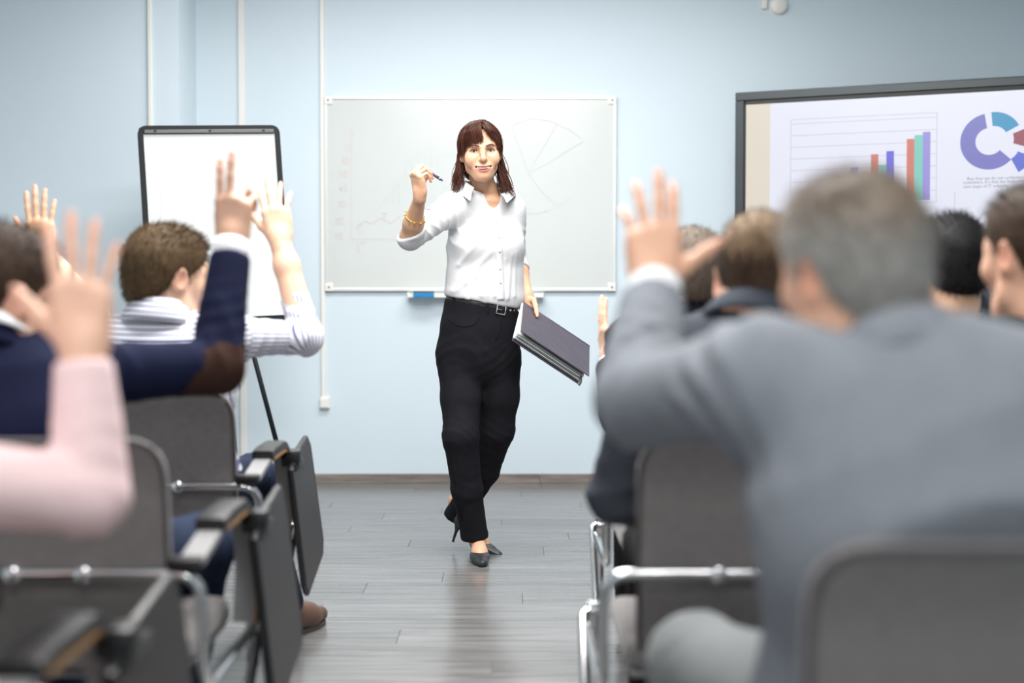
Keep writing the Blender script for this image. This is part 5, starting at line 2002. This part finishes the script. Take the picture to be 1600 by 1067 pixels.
# hair: cap, curtain fringe and curled locks
def hair_woman(F):
    p, R, s = F.p, F.R, F.s
    S = SDF()
    S.ell(p((0, -0.018, 0.032)), np.array([0.087, 0.106, 0.091]) * s, R, 0.01)
    S.ell(p((0, 0.030, 0.050)), np.array([0.070, 0.060, 0.062]) * s, R, 0.03 * s)
    S.ell(p((0, -0.060, -0.045)), np.array([0.078, 0.058, 0.080]) * s, R, 0.03 * s)
    S.cut(p((0, 0.078, 0.066)), F.d((0, 0.86, -0.51)), 0.006)
    S.cut(p((0, 0.0, -0.022)), F.d((0, 0.75, -0.45)), 0.01, (p((0, 0, 0)) - 0.2, p((0, 0, 0)) + 0.2))
    out = [S.mesh(0.004, disp=lambda P: waves(P, 3, 0.0012, 120))]
    c0, rr = np.array([0, -0.012, 0.030]), np.array([0.0845, 0.1090, 0.0900])
    cf, rf = np.array([0, 0.034, 0.032]), np.array([0.066, 0.0595, 0.0640])
    r = np.random.default_rng(2)

    def hug(q, m=0.0):
        for c, ra in ((c0, rr), (cf, rf)):
            e = (q - c) / (ra + m)
            l = np.linalg.norm(e)
            if l < 1: q = c + e / l * (ra + m)
        return q

    def bez(pts, n, m=0.0, h=True):
        pts = [np.array(q, float) for q in pts]
        o = []
        for t in np.linspace(0, 1, n):
            Q = pts
            while len(Q) > 1:
                Q = [a * (1 - t) + b * t for a, b in zip(Q[:-1], Q[1:])]
            q = hug(Q[0], m) if h else Q[0]
            o.append(p(q))
        return o
    thin = []
    # crown to the sides and back
    for i in range(1500):
        a = r.uniform(-180, 180)
        if abs(a) < 40: continue
        ar = math.radians(a)
        x0 = 0.006 * np.sign(a) + r.normal(0, 0.004)
        y0 = r.uniform(-0.06, 0.06)
        ex, ey = math.sin(ar) * 0.088, math.cos(ar) * 0.108 - 0.014
        ez = -0.005 - 0.03 * (abs(a) > 100) + r.normal(0, 0.012)
        mid = (ex * 0.75, ey * 0.7 + y0 * 0.3, 0.115)
        thin.append(bez([(x0, y0, 0.120), mid, (ex * 1.06, ey * 1.06, 0.07), (ex, ey, ez)], 10, r.uniform(0.001, 0.006)))
    # fringe: her right (picture left) fuller, falling to the brow; her left swept aside
    for i in range(900):
        t = r.uniform(0, 1)
        m = r.uniform(0.001, 0.007)
        if t < 0.6:      # picture left = local +x
            k = r.uniform(0, 1)
            ex = 0.001 + 0.066 * k + r.normal(0, 0.004)
            ez = 0.044 - 0.026 * k ** 1.5 + r.normal(0, 0.006) - 0.010 * (r.uniform() < 0.15)
            ey = 0.097 - 0.034 * k ** 2
            thin.append(bez([(-0.006 + 0.012 * k + r.normal(0, 0.003), 0.035 + r.uniform(0, 0.03), 0.118), (0.004 + 0.03 * k, 0.085, 0.112), (ex + 0.006 + 0.006 * k, ey + 0.012, 0.072), (ex - 0.006 * r.uniform(0, 1), ey, ez)], 10, m))
        else:
            k = r.uniform(0, 1)
            ex = -(0.026 + 0.052 * k) + r.normal(0, 0.004)
            ez = 0.066 - 0.066 * k + r.normal(0, 0.006)
            ey = 0.093 - 0.052 * k
            thin.append(bez([(-0.004 - 0.006 * k + r.normal(0, 0.003), 0.035 + r.uniform(0, 0.03), 0.118), (-0.016 - 0.03 * k, 0.085, 0.112), (ex + 0.004, ey + 0.014, 0.085 - 0.012 * k), (ex, ey, ez)], 10, m))
    # short hairs along the front hairline at the parting
    for i in range(160):
        sg_ = r.choice((-1, 1))
        k = r.uniform(0, 1)
        thin.append(bez([(0.002 * sg_, 0.03 + 0.02 * r.uniform(), 0.119), (0.004 * sg_ + 0.012 * sg_ * k, 0.065, 0.113), (0.006 * sg_ + 0.03 * sg_ * k, 0.088, 0.100), (0.010 * sg_ + 0.045 * sg_ * k, 0.094 - 0.006 * k, 0.086 - 0.012 * k)], 10, r.uniform(0.001, 0.006)))
    for sgn in (-1, 1):
        for i in range(260):
            k = r.uniform(0, 1)
            ey = 0.045 - 0.055 * k
            thin.append(bez([(0.004 * sgn, 0.03, 0.118), (0.06 * sgn, ey * 0.8, 0.112), (0.094 * sgn, ey, 0.05), (0.085 * sgn, ey - 0.01, 0.004 + r.normal(0, 0.010))], 10, r.uniform(0.001, 0.006)))
        # wavy locks falling behind the ears to the collar and flicking out, in clumps
        for cl_ in range(16):
            k = (cl_ + r.uniform(0, 1)) / 16
            flip = r.uniform(-0.5, 1.2)
            zend = (-0.128 if sgn > 0 else -0.155) - 0.034 * r.uniform()
            amp_, fr_, ph = r.uniform(0.006, 0.013), r.uniform(5.5, 8.5), r.uniform(0, 6.28)
            for i in range(22):
                a = (0.070 + 0.016 * r.uniform(), -0.022 - 0.065 * k + r.normal(0, 0.005), 0.0)
                sp_ = r.normal(0, 1, 2)
                P = []
                ze = zend + r.normal(0, 0.007)
                for t in np.linspace(0, 1, 14):
                    z = a[2] + (ze - a[2]) * t
                    x = a[0] + 0.014 * t + (0.030 * max(flip, 0) * t ** 2.5 + 0.034 * min(flip, 0) * t ** 2) + amp_ * math.sin(fr_ * t + ph) * t + 0.0055 * sp_[0] * math.sin(math.pi * min(t, 0.75))
                    y = a[1] + 0.050 * t + amp_ * math.cos(fr_ * t + ph) * t + 0.0055 * sp_[1] * math.sin(math.pi * min(t, 0.75))
                    P.append(p((x * sgn, y, z)))
                thin.append(P)
    thin10 = [q for q in thin if len(q) == 10]
    thin14 = [q for q in thin if len(q) == 14]
    out.append(strands_mesh(np.array(thin10), 0.0014, 0.2, 3))
    out.append(strands_mesh(np.array(thin14), 0.0017, 0.2, 3))
    # fine flyaway strands for texture
    fine = []
    for q in thin10[::3]:
        q = np.array(q)
        fine.append(q + r.normal(0, 0.0018, (1, 3)) + r.normal(0, 0.0006, q.shape))
    out.append(strands_mesh(np.array(fine), 0.0007, 0.3))
    return merge(out)


link_world('hair', np_mesh('hair', *hair_woman(HF)), M['hair_auburn'], pres)

# ---- shirt
G = SDF()
G.loft([(at(754, 486, 5.52), 0.134, 0.098), (at(757, 462, 5.52), 0.148, 0.106), (at(758, 425, 5.52), 0.141, 0.100), (at(759, 388, 5.53), 0.143, 0.098), (at(761, 350, 5.54), 0.134, 0.086), (at(763, 322, 5.54), 0.105, 0.062)], WS, 0.035)
for q in (-1, 1):
    G.ell(at(759, 384, 5.53) + WF * 0.066 + WS * 0.062 * q, (0.062, 0.056, 0.060), np.column_stack([WS, WF, WU]), 0.05)
    sh_ = shR if q > 0 else shL
    G.cone(neckb - WU * 0.022, sh_, 0.046, 0.054, 0.045)
endR = elR + (wrR - elR) * 0.16
G.cone(shR, elR, 0.056, 0.050, 0.04)
G.cone(elR, endR + (endR - elR) * 0.1, 0.050, 0.0505, 0.010)
cutn = unit((-0.42, -0.45, 0.78))
G.cut(at(646, 361, 5.27), cutn, 0.004, (elR - 0.085, elR + 0.085))
G.cone(shL, elL, 0.055, 0.048, 0.04)
G.cone(elL, elL + (wrL - elL) * 0.35, 0.048, 0.046, 0.010)
G.cut(elL + (wrL - elL) * 0.35, wrL - elL, 0.003, (elL - 0.08, elL + 0.08))
vb = at(777, 333, 5.45)                                     # bottom of the open neck
G.chain([neckb + WF * 0.050 - WU * 0.012, neckb * 0.35 + vb * 0.65 + WF * 0.022, vb + WF * 0.016], [0.034, 0.019, 0.008], 0.004, True)
G.cone(neckb - WU * 0.005, HF.p((0, -0.024, -0.06)), 0.053, 0.064, 0.006, True)
G.cut(belt_c + BN * 0.006, -BN, 0.006)
hemp = belt_c


def shirt_disp(P):
    d = waves(P, 17, 0.0016, 20, (1, 1, 0.5))
    # long diagonal pulls from the bust to the waist and blousing above the belt
    q = P - belt_c
    z = q @ WU
    s_ = q @ WS
    d += 0.0050 * np.exp(-((z - 0.045) / 0.05) ** 2) * np.maximum(0, np.sin(s_ * 62 + 7 * z + 1.2 * np.sin(s_ * 23))) ** 2
    fr = 1 / (1 + np.exp(-((P - belt_c) @ WF) * 60))
    for (s0, z0, s1, z1, wd, am) in ((0.10, 0.09, -0.01, 0.20, 0.012, 0.006), (0.13, 0.05, 0.02, 0.13, 0.011, 0.005), (0.11, 0.15, 0.05, 0.24, 0.010, 0.005), (0.03, 0.03, 0.05, 0.12, 0.008, 0.005),
                                     (-0.04, 0.02, -0.06, 0.17, 0.008, 0.005), (-0.075, 0.02, -0.09, 0.19, 0.007, 0.005), (-0.105, 0.03, -0.11, 0.2, 0.007, 0.004), (-0.02, 0.03, -0.03, 0.11, 0.007, 0.004), (0.08, 0.02, 0.07, 0.08, 0.008, 0.005)):
        a_, b__ = np.array([s0, z0]), np.array([s1, z1])
        q2 = np.stack([s_, z], 1) - a_
        t = np.clip(q2 @ (b__ - a_) / ((b__ - a_) @ (b__ - a_)), 0, 1)
        dd = np.linalg.norm(q2 - t[:, None] * (b__ - a_), axis=1)
        d += fr * am * np.exp(-(dd / wd) ** 2) * (1 - 0.6 * t)
    d += creases(P, shR + (elR - shR) * 0.25, unit(elR - shR), 0.07, 0.005, 70, 4, 0.06)
    d += creases(P, elR + (shR - elR) * 0.3, unit(elR - shR), 0.06, 0.005, 90, 8, 0.06)
    d += creases(P, shL + (elL - shL) * 0.45, unit(elL - shL), 0.06, 0.003, 70, 6, 0.06)
    return d


V, Fq = G.mesh(0.0042, disp=shirt_disp)
shirt = link_world('shirt', np_mesh('shirt', V, Fq), M['shirt_white'], pres)
bvh = BVHTree.FromPolygons([Vector(v) for v in V], [tuple(map(int, f)) for f in Fq])


def on_shirt(pt, lift=0.001):
    o = Vector(pt + WF * 0.4)
    h = bvh.ray_cast(o, Vector(-WF))
    if h[0] is None: return np.array(pt)
    return np.array(h[0]) + WF * lift


# placket and buttons
pl0, pl1 = at(779, 338, 5.42), at(783, 474, 5.42)
rows_ = [on_shirt(pl0 + (pl1 - pl0) * t, 0.0012) for t in np.linspace(0, 1, 26)]
rows_ = [np.mean(rows_[max(0, i - 2):i + 3], axis=0) for i in range(26)]
link_world('placket', MB().tube(rows_, 1, seg=8, flat=(0.0022, 0.0135, 'box'), up=WF).mesh('placket'), M['shirt_white'], shirt)
for t in (0.06, 0.24, 0.42, 0.60, 0.78):
    c = rows_[int(t * 25)] + WF * 0.0022
    R_ = np.column_stack([WS, WU, WF])
    mb = MB()
    pv = [(0.0052 * math.cos(a), 0.0052 * math.sin(a)) for a in np.linspace(0, 2 * math.pi, 14)[:-1]]
    mb.prism(pv, 0.0016, c, WS, WU, WF)
    link_world('button', mb.mesh('button'), M['button'], shirt)

# collar: two pointed leaves standing round the neck and opening into a V
nape_in, nape_out = neckb - WF * 0.054 + WU * 0.056, neckb - WF * 0.082 + WU * 0.016


def spl(pts, t):
    """Catmull-Rom through the points."""
    P = [2 * pts[0] - pts[1]] + list(pts) + [2 * pts[-1] - pts[-2]]
    k = min(int(t * (len(pts) - 1)), len(pts) - 2)
    u_ = t * (len(pts) - 1) - k
    a, b_, c_, d_ = P[k:k + 4]
    return 0.5 * (2 * b_ + (c_ - a) * u_ + (2 * a - 5 * b_ + 4 * c_ - d_) * u_ ** 2 + (3 * b_ - a - 3 * c_ + d_) * u_ ** 3)


def leaf(sgn):
    """One collar half from the nape to its point; sgn +1 her right side."""
    if sgn > 0:
        I = [nape_in, neckb - WF * 0.02 + WS * 0.056 + WU * 0.046, at(727, 283, 5.48), at(741, 293.5, 5.425)]
        O = [nape_out, neckb - WF * 0.03 + WS * 0.092 + WU * 0.012, at(713, 297, 5.47), at(735, 314, 5.385)]
    else:
        I = [nape_in, neckb - WF * 0.02 - WS * 0.056 + WU * 0.040, at(797, 292, 5.52), at(783, 304, 5.44)]
        O = [nape_out, neckb - WF * 0.03 - WS * 0.088 + WU * 0.010, at(806, 303, 5.51), at(792, 317, 5.40)]
    ns, nt = 26, 7
    G_ = []
    for i in range(ns):
        s = i / (ns - 1)
        a, b_ = spl(I, s), spl(O, s)
        row = []
        for j in range(nt):
            t = j / (nt - 1)
            out = unit((a + b_) / 2 - neckb + WU * 0.03)
            row.append(a * (1 - t) + b_ * t + out * 0.007 * math.sin(math.pi * t ** 0.7))
        G_.append(row)
    G_ = np.array(G_)
    du, dv = np.gradient(G_, axis=0), np.gradient(G_, axis=1)
    N = np.cross(du, dv); N /= np.linalg.norm(N, axis=2, keepdims=True) + 1e-12
    A_, B_ = (G_ + N * 0.0013).reshape(-1, 3), (G_ - N * 0.0013).reshape(-1, 3)
    n = ns * nt
    F_ = []
    for i in range(ns - 1):
        for j in range(nt - 1):
            a, b, c, d = i * nt + j, (i + 1) * nt + j, (i + 1) * nt + j + 1, i * nt + j + 1
            F_ += [(a, b, c, d), (n + a, n + d, n + c, n + b)]
    for i in range(ns - 1):
        for j in (0, nt - 1):
            a, b = i * nt + j, (i + 1) * nt + j
            F_.append((a, n + a, n + b, b))
    for j in range(nt - 1):
        for i in (0, ns - 1):
            a, b = i * nt + j, i * nt + j + 1
            F_.append((a, b, n + b, n + a))
    return np.concatenate([A_, B_]), np.array(F_)


for sgn in (1, -1):
    me = np_mesh('collar_leaf', *leaf(sgn))
    link_world('collar_leaf', me, M['shirt_white'], shirt)

# ---- trousers
Tr = SDF()
Tr.loft([(at(748, 566, 5.53), 0.148, 0.108), (at(747, 545, 5.53), 0.154, 0.116), (at(750, 510, 5.525), 0.148, 0.110), (at(753, 474, 5.52), 0.1375, 0.099), (at(754, 462, 5.52), 0.136, 0.098)], WS, 0.03)
for lg in (R_leg, L_leg):
    Tr.chain([p for p, r in lg], [r for p, r in lg], 0.022)
    e = lg[-1][0]
    dn_ = unit(e - lg[-2][0])
    e2 = e + dn_ * 0.012
    Tr.cone(e, e2 + dn_ * 0.03, lg[-1][1], lg[-1][1] * 0.99, 0.01)
    Tr.cut(e2, unit(dn_ * 1.0 + np.array([0, 0, -0.5])), 0.003, (e2 - 0.085, e2 + 0.085))
    Tr.cone(e2 - dn_ * 0.02, e2 + dn_ * 0.05, lg[-1][1] - 0.006, lg[-1][1] - 0.004, 0.002, True)
Tr.cut(belt_c - BN * 0.004, BN, 0.003)


def tr_disp(P):
    d = waves(P, 29, 0.0022, 24)
    for lg, sd_ in ((R_leg, 3), (L_leg, 5)):
        kn, up_, lo_ = lg[2][0], lg[0][0], lg[4][0]
        d += creases(P, kn, unit(up_ - kn), 0.075, 0.0030, 80, sd_, 0.07)
        d += creases(P, lg[3][0], unit(kn - lo_), 0.065, 0.0022, 60, sd_ + 7, 0.12)
        d += creases(P, lg[0][0], unit(up_ - kn), 0.09, 0.0026, 70, sd_ + 11, 0.07)
    return d


V, Fq = Tr.mesh(0.0056, disp=tr_disp)
trou = link_world('trousers', np_mesh('trousers', V, Fq), M['denim_black'], pres)
tbvh = BVHTree.FromPolygons([Vector(v) for v in V], [tuple(map(int, f)) for f in Fq])


def on_tr(px, py, lift=0.001):
    c = Vector((0, 0, CAM_H))
    d = Vector(at(px, py, 5.0)) - c
    h = tbvh.ray_cast(c, d.normalized())
    return None if h[0] is None else np.array(h[0]) + np.array(h[1]) * lift


for nm, pts_ in (('pocket_seam', [(700, 497), (712, 508), (728, 511), (744, 506), (750, 492)]), ('fly_seam', [(783, 492), (782, 505), (779, 520), (774, 532)]), ('side_seam', [(686, 520), (688, 560), (697, 620), (700, 690), (709, 760), (722, 815)])):
    fine_ = fillet([np.array([*q, 0.0]) for q in pts_], 30, 8)
    P = [on_tr(q[0], q[1]) for q in fine_]
    P = [q for q in P if q is not None]
    if len(P) > 3:
        link_world(nm, MB().tube(P, 0.0016, seg=5).mesh(nm), M['denim_black'], trou)

# ---- belt
Bt = SDF()
Bt.loft([(at(751, 500, 5.522), 0.1475, 0.110), (at(753, 474, 5.52), 0.1435, 0.105), (at(754, 455, 5.52), 0.142, 0.104)], WS, 0.0)
bc = belt_c - BN * 0.006
Bt.cut(bc + BN * 0.0125, BN)
Bt.cut(bc - BN * 0.0125, -BN)
V, Fq = Bt.mesh(0.0035)
belt = link_world('belt', np_mesh('belt', V, Fq), M['belt'], pres)
bb_ = BVHTree.FromPolygons([Vector(v) for v in V], [tuple(map(int, f)) for f in Fq])


def on_belt(px, py):
    c = Vector((0, 0, CAM_H))
    h = bb_.ray_cast(c, (Vector(at(px, py, 5.0)) - c).normalized())
    return (np.array(at(px, py, 5.42)), WF) if h[0] is None else (np.array(h[0]), unit(np.array(h[1]) * np.array([1, 1, 0])))


c, nn = on_belt(782, 484)
sx_ = unit(np.cross(WU, nn)); sx_ = unit(sx_ + np.array([0, 0, -0.19]) * np.sign(sx_[0]))
uz_ = unit(np.cross(nn, sx_)); uz_ = uz_ if uz_[2] > 0 else -uz_
Rb = np.column_stack([sx_, uz_, nn])
bk = MB()
for lo, hi in (((-0.021, 0.0145, 0), (0.021, 0.0185, 0.005)), ((-0.021, -0.0185, 0), (0.021, -0.0145, 0.005)), ((-0.021, -0.0185, 0), (-0.017, 0.0185, 0.005)), ((0.017, -0.0185, 0), (0.021, 0.0185, 0.005)), ((-0.021, -0.0015, 0.004), (0.004, 0.0015, 0.0065))):
    bk.box(lo, hi, Rb, c + nn * 0.002, bev=0.0012)
link_world('buckle', bk.mesh('buckle'), M['silver'], belt)
for px_, py_ in ((797, 485), (803, 485.5)):
    c2, n2 = on_belt(px_, py_)
    link_world('belt_stud', MB().box((-0.0035, -0.0045, 0), (0.0035, 0.0045, 0.003), Rb, c2 + n2 * 0.001, bev=0.001).mesh('belt_stud'), M['silver'], belt)
for px_, py_ in ((709, 470), (762, 483)):
    c2, n2 = on_belt(px_, py_)
    s2 = unit(np.cross(WU, n2)); R2_ = np.column_stack([s2, np.cross(n2, s2), n2])
    link_world('belt_loop', MB().box((-0.005, -0.02, 0), (0.005, 0.018, 0.004), R2_, c2 + n2 * 0.0005, bev=0.0015).mesh('belt_loop'), M['denim_black'], belt)

# ---- bracelet on her right forearm
bx = unit(wrR - elR)
bc_ = elR + (wrR - elR) * 0.50
e1 = unit(np.cross(bx, (0, 1, 0.2))); e2 = np.cross(bx, e1)
ringp = [bc_ + (e1 * math.cos(a) + e2 * math.sin(a)) * 0.0365 + bx * (0.010 * math.sin(a + 0.6)) for a in np.linspace(0, 2 * math.pi, 41)[:-1]]
br_ = link_world('bracelet', MB().tube(ringp, 0.0016, seg=6, closed=True).mesh('bracelet'), M['gold'], pres)
for i in (2, 7, 11, 15, 19, 24, 29, 34, 38):
    cc = ringp[i] + unit(ringp[i] - bc_) * 0.002
    link_world('charm', np_mesh('charm', *SDF().ell(cc, (0.0042, 0.0042, 0.0042 + 0.002 * (i % 2))).mesh(0.0018)), M['gold'], br_)

# ------------------------------------------------------------------ the pen in her raised hand
M['pen_body'] = mat('dark_pen_barrel', srgb(48, 40, 66), 0.25, metal=0.3, var=0.05)
grip = (tipsR[0] + tipsR[4]) / 2
pb = at(692, 282.5, grip[1] - 0.045)
pa = grip + (pb - grip) * 0.15
pd = unit(pb - pa)
pen = empty('pen', tuple(pb))
tag(pen, "dark ballpoint pen held in the woman's raised right hand", 'pen')
link_world('barrel', MB().tube([pa - pd * 0.035, pa, pb - pd * 0.016], [0.0045, 0.0052, 0.0050], seg=14).mesh('barrel'), M['pen_body'], pen)
link_world('ring', MB().tube([pb - pd * 0.018, pb - pd * 0.014], [0.0056, 0.0056], seg=14).mesh('ring'), M['silver'], pen)
link_world('tip', MB().tube([pb - pd * 0.014, pb - pd * 0.004, pb], [0.0048, 0.0030, 0.0010], seg=12).mesh('tip'), M['pen_body'], pen)
link_world('clip', MB().tube([pa - pd * 0.03 + WU * 0.0065, pa + pd * 0.006 + WU * 0.0068], 0.0013, seg=6).mesh('clip'), M['silver'], pen)

# ------------------------------------------------------------------ the folder in her other hand
M['folder'] = mat('dark_purple_leatherette', srgb(74, 70, 80), 0.42, var=0.12, vscale=14, stretch=(1, 3, 1), bump=0.15, bscale=500)
fold_ = empty('folder', tuple((fa + fb) / 2))
tag(fold_, "dark leather document folder held open at the woman's hip", 'folder')
HT = 0.222


def leafbox(name, ang_, th_, w0, w1, h1, m, off=0.0, parent=fold_):
    d2 = rot(fe2, fe1, ang_)
    n2 = np.cross(fe1, d2); n2 = n2 if np.dot(n2, fn) > 0 else -n2
    R_ = np.column_stack([fe1, d2, n2])
    return link_world(name, MB().box((w0, 0.0, -th_ / 2), (w1, h1, th_ / 2), R_, fa + n2 * off, bev=min(0.0012, th_ * 0.4)).mesh(name), m, parent, False)


sg = 1 if np.dot(rot(fe2, fe1, 0.1), WU) < np.dot(fe2, WU) else -1
cov = leafbox('front_cover', 0.0, 0.004, 0.0, FLn, HT, M['folder'])
leafbox('rear_cover', sg * 0.20, 0.004, 0.0, FLn, HT, M['folder'], -0.012)
for i in range(5):
    leafbox('sheet', sg * (0.07 + 0.025 * i), 0.0008, -0.004 + 0.001 * (i % 3), FLn - 0.012, HT - 0.006 + 0.002 * (i % 2), M['paper'], -0.003 - 0.0018 * i)
link_world('spine', MB().tube([fa - fn * 0.006, fb - fn * 0.006], 1, seg=12, flat=(0.0095, 0.006), up=fn).mesh('spine'), M['folder'], fold_)
rib = rot(fe2, fe1, sg * 0.12)
link_world('ribbon', MB().tube([fa + fe1 * (FLn - 0.02) + rib * (HT - 0.02), fa + fe1 * (FLn - 0.018) + rib * (HT + 0.02), fa + fe1 * (FLn - 0.024) + rib * (HT + 0.045)], 1, seg=8, flat=(0.0012, 0.006, 'box'), up=fn).mesh('ribbon'), M['folder'], fold_)
